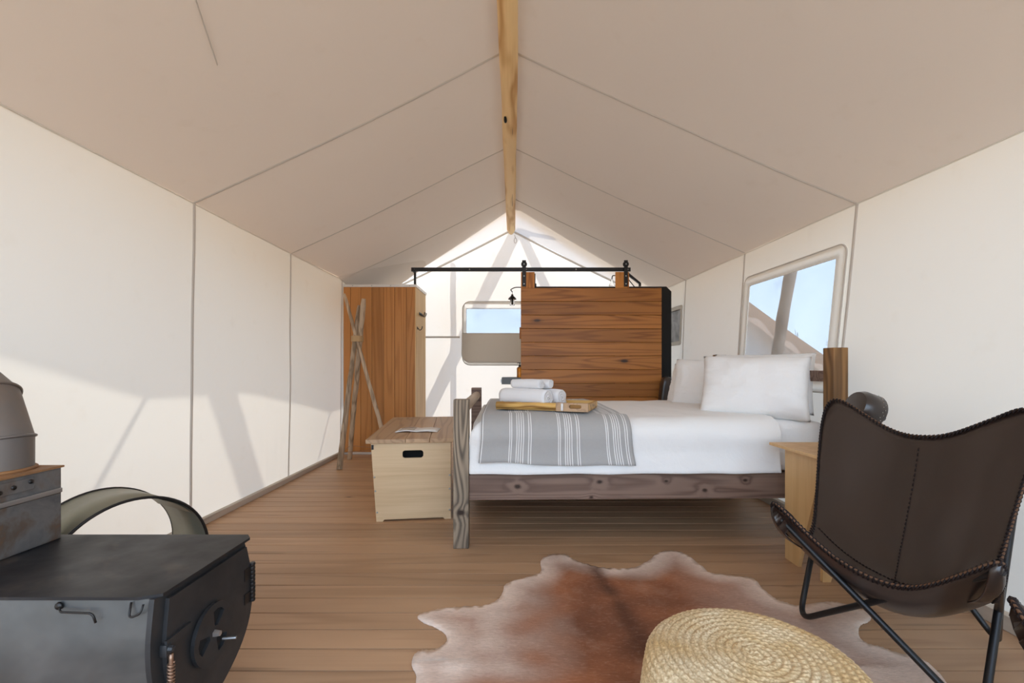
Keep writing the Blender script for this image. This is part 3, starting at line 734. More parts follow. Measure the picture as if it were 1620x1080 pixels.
mb = MB(); rows = []
for ci, (lx, zt) in enumerate(cols_):
    row = []
    for j in range(NS+1):
        ly, z, ny, nz_ = prof(j/NS)
        z = min(z, zt) if zt < 5 else z
        if zt < .71 and ci < 14:     # round the foot corners in plan
            k_ = (.722-zt)/.3; ly = ly+(.06*k_ if ly < .3 else (-.06*k_ if ly > 1.2 else 0))
            hemup = 0
        w_ = wr_(lx, ly, z)
        lxx = lx
        if zt > 5 and lx > 1.6: lxx = lx+.012*nz(ly*3, 8)+(.03*(.722-z))
        row.append((lxx, ly+ny*w_*1.2, z+nz_*w_))
    rows.append(row)
mb.quadgrid(rows)
dv = mb.build('duvet', M['white'], smooth=True)
dv.matrix_world = Matrix.Translation(BO) @ Matrix.Rotation(BA, 4, 'Z')
sol = dv.modifiers.new('s', 'SOLIDIFY'); sol.thickness = .018; sol.offset = -1
tag(dv, 'white duvet spread over the bed and hanging to the side rail', 'duvet')
# throw
mb = MB(); rows = []; uvs = []; NT_ = 70
for i in range(NT_+1):
    u_ = i/NT_; row = []; uvr = []
    for j in range(96):
        s = .008+(j/95)*.93
        ly, z, ny, nz_ = prof(s, hem_n=.445+.02*(1-u_)*(1 if u_ < .7 else 1)+.006*sin(u_*9))
        lx = lerp(.155, .985, u_)
        if ly > .1: lx += (-.03*(u_))+.01*(ly)
        if z < .62 and ly < .1: lx += (.62-z)*lerp(-.10, .12, u_)
        w_ = wr_(lx, ly, z)+.012
        if z < .62 and ly < .1: w_ += .004*sin(u_*22)*(.62-z)/.17
        row.append((lx, ly+ny*w_*1.2, z+nz_*w_)); uvr.append((u_, s))
    rows.append(row); uvs.append(uvr)
mb.quadgrid(rows, uvs=uvs)
th = mb.build('throw_blanket', M['throw'], smooth=True); th.matrix_world = dv.matrix_world
sol = th.modifiers.new('s', 'SOLIDIFY'); sol.thickness = .006; sol.offset = 1
tag(th, 'grey throw with groups of white stripes across the foot of the bed', 'blanket')

# pillows
def pillow_mesh(wd, ht, tk, seed):
    mb = MB(); N_ = 34
    for sgn in (1, -1):
        rows = []
        for i in range(N_+1):
            a = -1+2*i/N_; row = []
            for j in range(N_+1):
                b = -1+2*j/N_
                ea = 1-.045*(1-b*b)*1.0; eb = 1-.06*(1-a*a)
                th_ = max(0, (1-abs(a)**3.2))**.5*max(0, (1-abs(b)**3.2))**.5
                wv_ = .012*nz(a*2.2+seed, b*2.2, sgn)+.016*abs(nz(a*1.5+seed*2, b*8, sgn+4))*abs(a)**2+.006*nz(a*6+seed, b*3, sgn*3)
                row.append((a*wd/2*ea, sgn*(tk/2*th_+wv_*min(1, th_*3)), b*ht/2*eb))
            rows.append(row)
        mb.quadgrid(rows)
    bmesh.ops.remove_doubles(mb.bm, verts=mb.bm.verts[:], dist=.0008)
    return mb
def pillow(c, rz, tilt, wd, ht, tk, seed, label, roll=0):
    o = pillow_mesh(wd, ht, tk, seed).build('pillow', M['white2'], smooth=True)
    o.matrix_world = Matrix.Translation(c) @ Matrix.Rotation(rz, 4, 'Z') @ Matrix.Rotation(tilt, 4, 'X') @ Matrix.Rotation(roll, 4, 'Y')
    return tag(o, label, 'pillow', 'white pillows at the head of the bed')
pillow((1.475, 2.80, .885), R(-33), R(-20), .60, .40, .235, 1, 'plump white pillow at the front, closest to the bedside table', R(1))
pillow((1.62, 2.98, .905), R(-40), R(-17), .60, .40, .20, 12, 'white pillow tucked behind the plump one by the bedside table')
pillow((1.45, 3.42, .885), R(-48), R(-14), .52, .385, .19, 23, 'white pillow upright on the far side of the bed, front one of two')
pillow((1.50, 3.66, .865), R(-50), R(-22), .52, .37, .18, 31, 'flatter white pillow hindmost on the far side, beside the black partition')

# tray + towels
TR = R(-19); TO = Vector((-.105, 2.755, .752))
tray = thing('tray', 'golden wooden tray with a handle hole holding rolled towels', 'tray', TO, TR)
MB().box(0, .56, 0, .33, 0, .012, bev=.002).build('base', M['tray'], tray)
mb = MB(); n_ = 20; mb.tube([(.005+.37*i/n_, .002, .026) for i in range(n_+1)], [.021*(1+.08*nz(i*.6, 3)) for i in range(n_+1)], 12); mb.build('front_log', M['tray'], tray, smooth=True, ang=50)
mb = MB(); mb.prism([[(.375, 0), (.56, 0), (.56, .048), (.375, .048)], rr(.487, .028, .07, .022, .010)], -.014, .012, lambda a, b, t: (a, t, b)); mb.build('front_board', M['lid'], tray)
MB().box(.405, .418, -.018, -.012, .004, .046, bev=.001).build('bracket', M['steel'], tray)
MB().box(0, .56, .315, .335, 0, .042, bev=.003).build('back_board', M['tray'], tray)
for xx in (0, .545): MB().box(xx, xx+.015, .012, .315, 0, .042, bev=.003).build('end_board', M['tray'], tray)
def towel(loc, rz, L, r, label, grp, seed, turns=3.0):
    mb = MB(); th_ = r/turns*.93; n = 90; pts2 = []
    for i in range(n+1):
        a = 2*pi*turns*i/n; rr_ = .10*r+(r*.9)*(i/n); pts2.append((rr_*cos(a), rr_*sin(a)))
    rows = []
    for e in range(17):
        yv = lerp(-L/2, L/2, e/16); bulge = (1-.10*abs(2*e/16-1)**6)+.05*nz(e*.45, seed*3.1)
        rows.append([(yv+.004*nz(p[0]*30, p[1]*30, seed+e), p[0]*bulge*1.06, p[1]*bulge*(.95)) for p in pts2])
    mb.quadgrid(rows)
    o = mb.build('rolled_towel', M['towel'], smooth=True, loc=loc)
    s = o.modifiers.new('s', 'SOLIDIFY'); s.thickness = th_*.85; s.offset = 0
    o.rotation_euler = (R(-60+seed*31), 0, rz); return tag(o, label, 'towel', grp)
towel((.075, 2.79, .822), R(-38), .34, .055, 'large rolled white towel on the tray, front one of the pair', 'rolled towels on the tray', 0)
towel((.165, 2.885, .822), R(-38), .34, .055, 'large rolled white towel on the tray, behind the front roll', 'rolled towels on the tray', 1)
towel((.085, 2.80, .905), R(-36), .21, .031, 'small rolled white washcloth on top of the towels, front one', 'rolled towels on the tray', 2)
towel((.145, 2.865, .904), R(-32), .21, .031, 'small rolled white washcloth on top of the towels, rear one', 'rolled towels on the tray', 3)

# ------------------------------------------------------------------ chest
CA = R(7.5); CO = Vector((-.925, 2.955, 0))
ch = thing('chest', 'pale bamboo plywood chest with walnut-brown board lid at the foot of the bed', 'chest', CO, CA)
CWD = .515; CLN = 1.30; CH = .512
front = [(.035, 0), (.075, 0), (.085, .012), (CWD-.05, .012), (CWD-.04, 0), (CWD, 0), (CWD, CH), (0, CH)]
mb = MB(); mb.prism([front, rr(.268, .435, .135, .05, .018)], 0, .016, lambda a, b, t: (a, t, b)); fp = mb.build('front_panel', M['bamboo'], ch)
for (a, b) in ((.022, .29), (.028, .20), (.04, .06), (CWD-.008, .29), (CWD-.008, .20), (CWD-.008, .06)): screw((a, 0, b), (pi/2, 0, 0), fp)
mb = MB(); mb.prism([[(.035, 0), (.051, 0), (.016, CH), (0, CH)]], .016, CLN, lambda a, b, t: (a, t, b)); mb.build('side_panel', M['bamboo'], ch)
MB().box(CWD-.016, CWD, .016, CLN, 0, CH).build('side_panel', M['bamboo'], ch)
MB().box(.05, CWD-.016, CLN-.016, CLN, 0.02, CH).build('back_panel', M['bamboo'], ch)
MB().box(.05, CWD-.016, .016, CLN-.016, .02, .035).build('base', M['bamboo'], ch)
MB().box(.02, CWD-.02, .10, .112, .05, CH-.02).build('dark_inner_sheet', M['dark'], ch)  # near-black sheet stands in for the shade inside the chest
MB().box(.10, .165, .06, .095, .36, .48, bev=.004).build('stored_box', M['greymetal'], ch)
mb = MB(); mb.box(.004, .018, -.003, .001, CH-.042, CH-.012); mb.box(.010, .016, -.006, 0, CH-.03, CH-.02); mb.build('corner_bracket', M['black'], fp)
lx = [-.03, .222, .378, CWD+.03]
for a, b in zip(lx, lx[1:]):
    MB().box(-(b-a)/2+.001, (b-a)/2-.001, -.68, .68, 0, .026, bev=.003).build('lid_board', M['lid'], ch, loc=((a+b)/2, .655, CH))
bk = thing('magazine', 'open white magazine lying on the brown chest lid', 'magazine', (-.70, 3.36, .5385), R(2))
mb = MB(); mb.quadgrid([[(-.15+.15*i/6, -.10+.20*j, .004+.010*sin(pi*i/6*.9)) for j in range(2)] for i in range(7)]+[[(.15*i/6, -.10+.20*j, .004+.008*sin(pi*(1-i/6)*.9)) for j in range(2)] for i in range(1, 7)])
o = mb.build('pages', M['paper'], bk, smooth=True); s = o.modifiers.new('s', 'SOLIDIFY'); s.thickness = .004; s.offset = -1
k = NT('magazine_print'); k.set(k.b.inputs['Base Color'], k.ramp(k.noise(k.coord(), 14, 3), [(.4, (.62, .56, .50)), (.6, (.25, .20, .16))])); 
mb = MB(); mb.quadgrid([[(-.13+.11*i/6, -.08+.16*j, .0065+.010*sin(pi*(i*.11/.13*.87+1)/6*.9)) for j in range(2)] for i in range(7)]); mb.build('printed_photo', k.m, bk, smooth=True)

# ------------------------------------------------------------------ bedside table
tb = thing('bedside_table', 'pale plywood bedside table with tapering plank legs between bed and leather chair', 'table', (1.383, 2.04, 0))
MB().box(0, .44, 0, .42, .585, .600, bev=.002).build('top', M['table'], tb)
mb = MB(); mb.prism([[(.36, .585), (.36, 0), (.352, -.0+.0), (.25, 0), (.245, .02), (.112, .44), (.05, .585)]], .05, .068, lambda a, b, t: (t, a, b)); mb.build('leg_panel', M['table'], tb)
mb = MB(); mb.prism([[(.062, 0), (.10, 0), (.24, .44), (.30, .585), (.068, .585)]], .085, .103, lambda a, b, t: (a, t, b)); mb.build('leg_panel', M['table'], tb)
mb = MB(); mb.prism([[(.36, .585), (.36, 0), (.25, 0), (.112, .44), (.05, .585)]], .385, .403, lambda a, b, t: (t, a, b)); mb.build('leg_panel', M['table'], tb)
tl = thing('table_lamp', 'black drum lamp with dotted rim on the bedside table, behind the leather chair', 'lamp', (1.70, 2.20, .60))
mb = MB(); mb.lathe([(0, 0), (.055, 0), (.055, .012), (.01, .02), (.008, .14), (0, .14)], 18); mb.build('base', M['black'], tl, smooth=True, ang=40)
mb = MB(); mb.lathe([(0, -.05), (.075, -.05), (.082, -.04), (.082, .03), (.070, .055), (0, .06)], 26, Matrix.Translation((0, 0, .20)) @ Matrix.Rotation(R(-70), 4, 'Y')); dr = mb.build('drum', M['leather'], tl, smooth=True, ang=40)
mb = MB()
for i in range(40):
    a = 2*pi*i/40; p = Matrix.Translation((0, 0, .20)) @ Matrix.Rotation(R(-70), 4, 'Y') @ Vector((.083*cos(a), .083*sin(a), -.03 if i % 2 else -.02))
    mb.lathe([(0, .003), (.003, 0), (0, -.003)], 6, Matrix.Translation(p))
mb.build('studs', M['knob'], dr)
MB().lathe([(0, 0), (.02, 0), (.022, .04), (0, .042)], 14, Matrix.Translation((.045, 0, .165)) @ Matrix.Rotation(pi/2, 4, 'Y')).build('knob', M['black'], tl, smooth=True, ang=40)

# dark bag far side of bed
bg_ = MB(); bg_.rbox(.055, .06, .20, .03, 6, lambda p: Vector((p.x*(1.1-.9*max(0, p.z))+.08*p.z, p.y, p.z+.01*nz(p.x*20, p.y*9, p.z*9))))
bo = bg_.build('leather_bag', M['leather'], smooth=True, loc=(1.70, 5.10, .70))
st = MB(); st.tube([(1.72, 5.08, .30), (1.70, 5.10, .52)], .02, 8)
tag(bo, 'dark leather bag hanging at the right edge of the black partition', 'bag')
st.bm.free()

# ------------------------------------------------------------------ butterfly chairs
C0 = Vector((1.42, 1.64, 0))
tips = {'FL': Vector((.935, 1.70, .515)), 'FR': Vector((1.205, 1.08, .545)), 'BL': Vector((1.487, 2.12, .955)), 'BR': Vector((1.77, 1.50, .955))}
feet = {'FL': Vector((1.125, 1.79, .012)), 'FR': Vector((1.293, 1.257, .012)), 'BR': Vector((1.745, 1.64, .012)), 'BL': Vector((1.54, 1.97, .012))}
chair = thing('butterfly_chair', 'dark brown leather butterfly chair, wholly in view beside the bedside table', 'chair', C0, 0, 'leather butterfly chairs')
def build_legs():
  for f, (a, b) in {'FL': ('FR', 'BL'), 'FR': ('FL', 'BR'), 'BL': ('BR', 'FL'), 'BR': ('BL', 'FR')}.items():
    mb = MB(); pth = smooth_path([ft(a)-C0, feet[f]-C0, ft(b)-C0], .075, 8); mb.tube(pth, .0105, 10)
    mb.build('leg', M['black'], chair, smooth=True, ang=60)
S_ = ((tips['FR']-tips['FL'])+(tips['BR']-tips['BL']))/2; S_.z = 0; S_.normalize(); F_ = Vector((-S_.y*-1, S_.x*-1, 0)); F_ = Vector((S_.y, -S_.x, 0))
if F_.dot(tips['FL']-tips['BL']) < 0: F_ = -F_
cen = sum(tips.values(), Vector())/4; cen.z = 0
ext = 1.10
def tipx(n):   # extend tips a little so the rounded corners reach them
    p = tips[n]; return cen.lerp(Vector((p.x, p.y, 0)), ext)+S_*{'BL': -.06, 'BR': 0, 'FL': -.02, 'FR': 0}[n]+Vector((0, 0, p.z+{'BL': .095, 'BR': .105, 'FL': .15, 'FR': .14}[n]))
fm = (tips['FL']+tips['FR'])/2; bm_ = (tips['BL']+tips['BR'])/2; lm_ = (tips['FL']+tips['BL'])/2; rm_ = (tips['FR']+tips['BR'])/2
ctrl = [[tipx('FL'), Vector((fm.x, fm.y, .345))-F_*.06, tipx('FR')],
        [Vector((lm_.x, lm_.y, .33))+S_*.03, Vector((cen.x, cen.y, .235))+F_*.02, Vector((rm_.x, rm_.y, .35))-S_*.085],
        [tipx('BL'), Vector((bm_.x, bm_.y, .735))+F_*.02, tipx('BR')]]
def lag(t): return (t*(t-1)/2, 1-t*t, t*(t+1)/2)
def sling(a, b):   # a: left..right, b: front..back
    m_ = max(abs(a), abs(b))
    if m_ > 1e-6:
        n6 = (abs(a/m_)**5+abs(b/m_)**5)**(1/5); a, b = a/n6, b/n6
    A, B = lag(a), lag(b); p = Vector()
    for i in range(3):
        for j in range(3): p += ctrl[i][j]*B[i]*A[j]
    q_ = .030*nz(a*1.5+4, b*1.5, 2)+.012*nz(a*3.1, b*3.1, 8)
    return p+(F_*.7+Vector((0, 0, .5)))*q_*(1-a*a*b*b)
def ft(n):
    a = -1 if n[1] == 'L' else 1; b = -1 if n[0] == 'F' else 1
    p = sling(a*.93, b*.93) if b > 0 else (sling(a*.99, b*.98) if a > 0 else sling(a*.95, b*.95)); return p+(Vector((0, 0, -.014)) if b < 0 else Vector((-F_.x*.022, -F_.y*.022, -.02)))
build_legs()
N_ = 48; mb = MB()
mb.quadgrid([[sling(-1+2*i/N_, -1+2*j/N_)-C0 for j in range(N_+1)] for i in range(N_+1)])
sl_o = mb.build('sling', M['leather'], chair, smooth=True)
s = sl_o.modifiers.new('s', 'SOLIDIFY'); s.thickness = .006; s.offset = 0
# corner pockets
for nme, (a, b) in {'FL': (-1, -1), 'FR': (1, -1), 'BL': (-1, 1), 'BR': (1, 1)}.items():
    rows = []
    for i in range(9):
        row = []
        for j in range(9):
            aa = a*(1-.2*i/8); bb = b*(1-.2*j/8); p = sling(aa, bb)
            n_ = (sling(aa+.01, bb)-p).cross(sling(aa, bb+.01)-p).normalized()
            if n_.dot(F_*.5+Vector((0, 0, .8))) > 0: n_ = -n_
            row.append(p+n_*(.004+.026*sin(pi*(min(i, j)/8)**.8))-C0)
        rows.append(row)
    mb = MB(); mb.quadgrid(rows); o = mb.build('pocket', M['leather'], chair, smooth=True); s = o.modifiers.new('s', 'SOLIDIFY'); s.thickness = .004
# whip-stitching along the rim
per = [(-1+2*i/400, -1) for i in range(400)]+[(1, -1+2*i/400) for i in range(400)]+[(1-2*i/400, 1) for i in range(400)]+[(-1, 1-2*i/400) for i in range(400)]
P3 = [sling(a, b) for a, b in per]; PI_ = [sling(a*.955, b*.955) for a, b in per]
acc = 0; mb = MB(); mt_ = MB(); flip = 0; STEP = .0125
cord = []
for i in range(len(P3)):
    j = (i+1) % len(P3); acc += (P3[j]-P3[i]).length
    if acc >= STEP:
        acc = 0; e_ = P3[i]; inn = (PI_[i]-e_).normalized(); tg = (P3[j]-P3[i-1]).normalized(); nn = inn.cross(tg).normalized()
        p0 = e_+inn*.014+nn*.0045; p1 = e_-inn*.004+tg*.004; p2 = e_+inn*.014-nn*.0045+tg*.008
        mb.tube([p0-C0, e_+nn*.006+tg*.003-C0, p1-C0, e_-nn*.006+tg*.005-C0, p2-C0], .0030, 5)
mb.build('edge_stitching', M['lace'], chair, smooth=True)['kind'] = 'stuff'
mt_ = MB(); mt_.tube([p-C0 for p in P3[::4]], .0036, 6, closed=True); mt_.build('raw_edge', M['lace_tan'], chair, smooth=True)
# seam lines: centre and across the seat
mb = MB()
for i in range(40):
    b = -.1+1.05*i/40; p, q = sling(-.0, b), sling(-.0, b+.015); n_ = Vector((F_.x*.6, F_.y*.6, .6))
    mb.tube([p+n_*.006-C0, (p+q)/2+n_*.008-C0, q+n_*.006-C0], .0022, 4)
for i in range(48):
    a = -.92+1.84*i/48; p, q = sling(a, .06+.05*a*a), sling(a+.022, .06+.05*a*a); n_ = Vector((F_.x*.4, F_.y*.4, .8))
    mb.tube([p+n_*.005-C0, (p+q)/2+n_*.008-C0, q+n_*.005-C0], .0022, 4)
mb.build('seam_stitching', M['lace'], chair, smooth=True)['kind'] = 'stuff'
ch2 = copy_tree(chair)
ch2['label'] = 'second leather butterfly chair, only its front corner showing at the right edge'
ang2 = R(-46); rot = Matrix.Rotation(ang2, 3, 'Z') @ (sling(-1, -1)-C0)
ch2.rotation_euler = (0, 0, ang2); ch2.location = Vector((1.09, .995, 0))-Vector((rot.x, rot.y, 0))

# ------------------------------------------------------------------ cowhide rug
px = [(854,907),(855,889),(871,878),(894,878),(907,886),(930,894),(961,900),(998,899),(1024,889),(1042,875),(1065,872),(1086,878),(1107,894),(1125,907),(1164,912),(1192,917),(1208,933),(1226,948),(1241,954),(1262,959),(1304,954),(1324,954),(1361,964),(1376,977),(1374,986),(1361,990),(1358,1005),(1371,1018),(1392,1024),(1418,1034),(1459,1044)]
lf = [(658,1080),(653,1057),(654,1039),(666,1031),(687,1029),(705,1018),(707,1008),(692,995),(671,987),(661,978),(668,972),(692,965),(728,961),(767,959),(790,948),(796,935),(806,922)]
def fl(p): d = 720/(p[1]-582); return ((p[0]-812)/720*d, d)
out = [fl(p) for p in px]+[(1.36, 1.42), (1.22, 1.30), (1.02, 1.22), (.95, 1.05), (.80, .88), (.62, .80), (.45, .76), (.25, .82), (.05, .92), (-.12, 1.02), (-.26, 1.20)]+[fl(p) for p in lf]
def catmull(P, n=5):
    o = []; m = len(P)
    for i in range(m):
        a, b, c, d = [Vector(P[(i+q) % m]) for q in (-1, 0, 1, 2)]
        for q in range(n):
            t = q/n; o.append(.5*((2*b)+(c-a)*t+(2*a-5*b+4*c-d)*t*t+(3*b-a-3*c+d)*t**3))
    return o
OUT = [Vector((p.x+.006*nz(p.x*20, p.y*20), p.y+.006*nz(p.x*20, p.y*20, 5))) for p in catmull(out)]
rx = sum(p.x for p in OUT)/len(OUT); ry = sum(p.y for p in OUT)/len(OUT)
def inside(x, y):
    c = False; j = len(OUT)-1
    for i in range(len(OUT)):
        a, b = OUT[i], OUT[j]
        if (a.y > y) != (b.y > y) and x < (b.x-a.x)*(y-a.y)/(b.y-a.y)+a.x: c = not c
        j = i
    return c
def edist(x, y):
    best = 9
    for p in OUT[::2]:
        d = (p.x-x)**2+(p.y-y)**2
        if d < best: best = d
    return sqrt(best)
# triangulate outline plus interior points
from mathutils.geometry import delaunay_2d_cdt
ip = []
g_ = .022; yy = min(p.y for p in OUT)
while yy < max(p.y for p in OUT):
    xx = min(p.x for p in OUT)
    while xx < max(p.x for p in OUT):
        x2, y2 = xx+random.uniform(-.006, .006), yy+random.uniform(-.006, .006)
        if inside(x2, y2) and edist(x2, y2) > .014: ip.append(Vector((x2, y2)))
        xx += g_
    yy += g_
allp = [Vector((p.x, p.y)) for p in OUT]+ip; nO = len(OUT)
vv, ee, ff, *_ = delaunay_2d_cdt(allp, [(i, (i+1) % nO) for i in range(nO)], [], 1, 1e-5)
bm = bmesh.new(); VV = []; cols = []
def cl(a, b, t): t = max(0, min(1, t)); return tuple(lerp(p, q, t) for p, q in zip(a, b))
RED = (.37, .145, .068); BRN = (.19, .078, .042); DRK = (.035, .018, .013); PALE = (.86, .69, .57); WHT = (.88, .83, .78)
for p in vv:
    x, y = p.x, p.y; d = edist(x, y)
    h = .006+.004*max(0, nz(x*5, y*5, 1))+.002*nz(x*17, y*17)
    h += .010*max(0, 1-abs((y-(1.53+.05*(x+.2)))/.025))*(1 if x < -.10 else 0)*max(0, 1-abs(x+.22)/.16)
    VV.append(bm.verts.new((x-.4, y-1.6, h if d > .004 else .004)))
    n1 = nz(x*2.6, y*2.6, 3); n2 = nz(x*7, y*9, 6)
    c = cl(RED, BRN, .5+n1*1.1+n2*.5)
    pale = max(0, 1-d/(.19+.16*n1))*1.05
    if x < .25: pale = max(pale, max(0, (.27-x)/.50)*(.70+.9*n1+.7*n2))
    if x > .72: pale = max(pale, min(1, (x-.72)/.35)*(.45+.5*n1))
    if x > .86 and y < 1.52: pale = max(pale, .85)
    c = cl(c, PALE, pale)
    # dark spine running towards the camera-right
    sx = .42+.17*(2.15-y)*.55; c = cl(c, DRK, .9*math.exp(-((x-sx)/(.035+.05*max(0, 2.0-y)))**2)*(.75+n2))
    c = cl(c, BRN, .55*math.exp(-((x-sx)/.22)**2)*(.6+n2))
    # pale flanks and white flash
    if x > .80: c = cl(c, WHT, .95*math.exp(-((x-1.02)/.10)**2-((y-1.585)/.035)**2))
    c = cl(c, WHT, .8*math.exp(-((y-1.545)/.012)**2)*max(0, 1-abs(x+.24)/.13))
    cols.append(c)
for f in ff:
    if len(f) >= 3:
        try: bm.faces.new([VV[i] for i in f])
        except ValueError: pass
bmesh.ops.recalc_face_normals(bm, faces=bm.faces[:])
me = bpy.data.meshes.new('cowhide_rug'); bm.to_mesh(me); bm.free()
att = me.attributes.new('coat', 'FLOAT_COLOR', 'POINT')
for i, c in enumerate(cols): att.data[i].color = (*c, 1)
if me.polygons and me.polygons[0].normal.z < 0: me.flip_normals()
for p in me.polygons: p.use_smooth = True
me.materials.append(M['hide'])
rug = bpy.data.objects.new('cowhide_rug', me); col.objects.link(rug); rug.location = (.4, 1.6, 0)
s = rug.modifiers.new('s', 'SOLIDIFY'); s.thickness = .004; s.offset = -1
tag(rug, 'red-brown cowhide rug with pale edges and dark spine on the plank floor', 'rug')

# ------------------------------------------------------------------ straw pouf
PR, PH = .232, .335
coils_top, coils_side = 13, 15; NA = 460
profp = []; cg = PR/coils_top
def pprof(s):   # s in coil units from centre to floor
    rc = .045
    if s < coils_top-2: r_, z_, nr, nz_ = s*cg, PH+.0+.008*(1-(s/coils_top)**2), 0, 1
    elif s < coils_top+2:
        t = (s-(coils_top-2))/4; a = t*pi/2; r0 = (coils_top-2)*cg; r_, z_, nr, nz_ = r0+(PR-r0+.004)*sin(a), PH-.042*(1-cos(a)), sin(a), cos(a)
    else:
        t = (s-(coils_top+2))/(coils_side-1); r_ = PR+.004+.014*sin(pi*t); z_ = (PH-.042)*(1-t)+.012*t; nr, nz_ = 1, 0
    return r_, z_, nr, nz_
tot = coils_top+2+coils_side-1; NP = tot*8
bmv = []; crev = []; mb = MB(); rows = []
for i in range(1, NP+1):
    row = []
    for q in range(NA):
        a = 2*pi*q/NA; s = min(tot, i/8); sp_ = s+a/(2*pi)    # spiral
        r_, z_, nr, nz_ = pprof(s)
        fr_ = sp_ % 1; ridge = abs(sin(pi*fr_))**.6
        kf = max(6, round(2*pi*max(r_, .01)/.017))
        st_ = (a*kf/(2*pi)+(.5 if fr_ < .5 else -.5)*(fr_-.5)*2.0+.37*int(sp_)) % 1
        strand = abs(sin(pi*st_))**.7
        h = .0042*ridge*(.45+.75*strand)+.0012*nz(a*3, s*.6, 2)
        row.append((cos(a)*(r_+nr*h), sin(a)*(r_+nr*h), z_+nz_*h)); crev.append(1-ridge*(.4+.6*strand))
    rows.append(row)
V = mb.quadgrid(rows, closed_v=True)
mb.bm.faces.new(V[0]); mb.bm.faces.new(V[-1])
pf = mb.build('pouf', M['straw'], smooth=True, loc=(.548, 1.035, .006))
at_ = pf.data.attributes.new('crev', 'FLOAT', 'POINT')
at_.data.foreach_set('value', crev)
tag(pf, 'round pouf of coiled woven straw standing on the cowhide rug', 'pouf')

# ------------------------------------------------------------------ stove
sv = thing('wood_stove', 'black steel wood stove with rounded belly and round damper on its door', 'stove', (-1.25, 1.22, 0))
oy = 1.22; XE = .435     # end face at x = -.815
outl = [(1.036, .474), (1.030, .43), (1.024, .36), (1.032, .28), (1.062, .20), (1.12, .135), (1.21, .105), (1.30, .140), (1.372, .20), (1.408, .277), (1.410, .375), (1.378, .474)]
sm = [(p.x-oy, p.y) for p in catmull(outl, 4)][:-3]     # straight across the top
for i0 in (0, 40):
    p_, q_ = sm[i0], sm[i0+4]
    for q in (1, 2, 3): sm[i0+q] = (lerp(p_[0], q_[0], q/4), lerp(p_[1], q_[1], q/4))
mb = MB(); mb.prism([sm], -.50, XE-.012, lambda a, b, t: (t, a, b)); mb.build('body', M['stove_side'], sv, smooth=True, ang=35)
sm2 = [(a*1.012, min(.474, .29+(b-.29)*1.01)) for a, b in sm]
mb = MB(); mb.prism([sm2], XE-.012, XE, lambda a, b, t: (t, a, b)); mb.build('end_plate', M['stove_door'], sv)
y0_, y1_ = 1.031-oy, 1.420-oy
mb = MB(); mb.prism([[(-.52, y0_), (XE-.035, y0_), (XE+.008, y0_+.018), (XE+.008, y1_-.025), (XE-.012, y1_), (-.52, y1_)]], .474, .481, lambda a, b, t: (a, b, t)); mb.build('top_plate', M['stove_top'], sv)
din = [(a*.90+.012, .285+(b-.285)*.93) for a, b in sm]
mb = MB(); mb.prism([din], XE, XE+.010, lambda a, b, t: (t, a, b)); dr_ = mb.build('door', M['stove_door'], sv)
dc = (1.209-oy, .296); RD = .078
hol = []
for a0 in (70, 190, 310):
    L = [(dc[0]+.022*cos(R(a0)), dc[1]+.022*sin(R(a0)))]
    L = [(dc[0]+rr_*cos(R(a0+da)), dc[1]+rr_*sin(R(a0+da))) for rr_, da in ((.020, -20), (.058, -24), (.062, -8), (.062, 8), (.058, 24), (.020, 20))]
    hol.append(L)
mb = MB(); mb.prism([[(dc[0]+RD*cos(2*pi*i/36), dc[1]+RD*sin(2*pi*i/36)) for i in range(36)]]+hol, XE+.012, XE+.022, lambda a, b, t: (t, a, b)); dm = mb.build('damper', M['stove_door'], dr_)
MB().lathe([(0, 0), (RD*.9, 0), (RD*.9, .003), (0, .003)], 28, Matrix.Translation((XE+.0095, dc[0], dc[1])) @ Matrix.Rotation(pi/2, 4, 'Y')).build('damper_opening', M['dark'], dr_)
MB().lathe([(0, .016), (.007, .015), (.010, 0)], 6, Matrix.Translation((XE+.022, dc[0], dc[1])) @ Matrix.Rotation(pi/2, 4, 'Y')).build('damper_nut', M['steel'], dr_)
MB().tube([(XE+.02, dc[0]+.035, dc[1]-.035), (XE+.055, dc[0]+.04, dc[1]-.035)], .004, 8).build('damper_knob', M['steel'], dr_)
mb = MB()
for z in [.285+.012*i for i in range(10)]: mb.lathe([(0, 0), (.008, 0), (.009, .004), (.008, .010), (0, .010)], 10, Matrix.Translation((XE+.012, 1.40-oy, z)))
mb.box(XE, XE+.012, 1.362-oy, 1.397-oy, .29, .32); mb.box(XE, XE+.012, 1.362-oy, 1.397-oy, .36, .395); mb.build('hinge', M['black'], sv, smooth=True, ang=40)
mb = MB(); mb.box(XE+.010, XE+.016, 1.05-oy, 1.13-oy, .352, .37, M=Matrix.Translation((0, 0, 0))); mb.box(XE, XE+.018, 1.046-oy, 1.064-oy, .333, .362, bev=.004); mb.lathe([(0, .012), (.007, .010), (.008, 0)], 8, Matrix.Translation((XE+.018, 1.055-oy, .35)) @ Matrix.Rotation(pi/2, 4, 'Y')); mb.build('latch', M['stove_door'], sv, smooth=True, ang=40)
mb = MB(); mb.tube([(XE+.018, 1.060-oy, .335-.012*i) for i in range(18)], .005, 8); n_ = 260
mb.tube([(XE+.018+.0065*cos(i*.55), 1.060-oy+.0065*sin(i*.55), .315-.18*i/n_) for i in range(n_)], .0022, 5); mb.build('handle', M['copper'], sv, smooth=True)
for (x_, yy_) in ((.30, .09), (.30, -.09), (-.38, .09), (-.38, -.09)):
    sy = 1 if yy_ > 0 else -1
    MB().tube([(x_, yy_*.9, .15), (x_+.03, yy_+sy*.09, 0)], .011, 8).build('leg', M['black'], sv, smooth=True, ang=50)
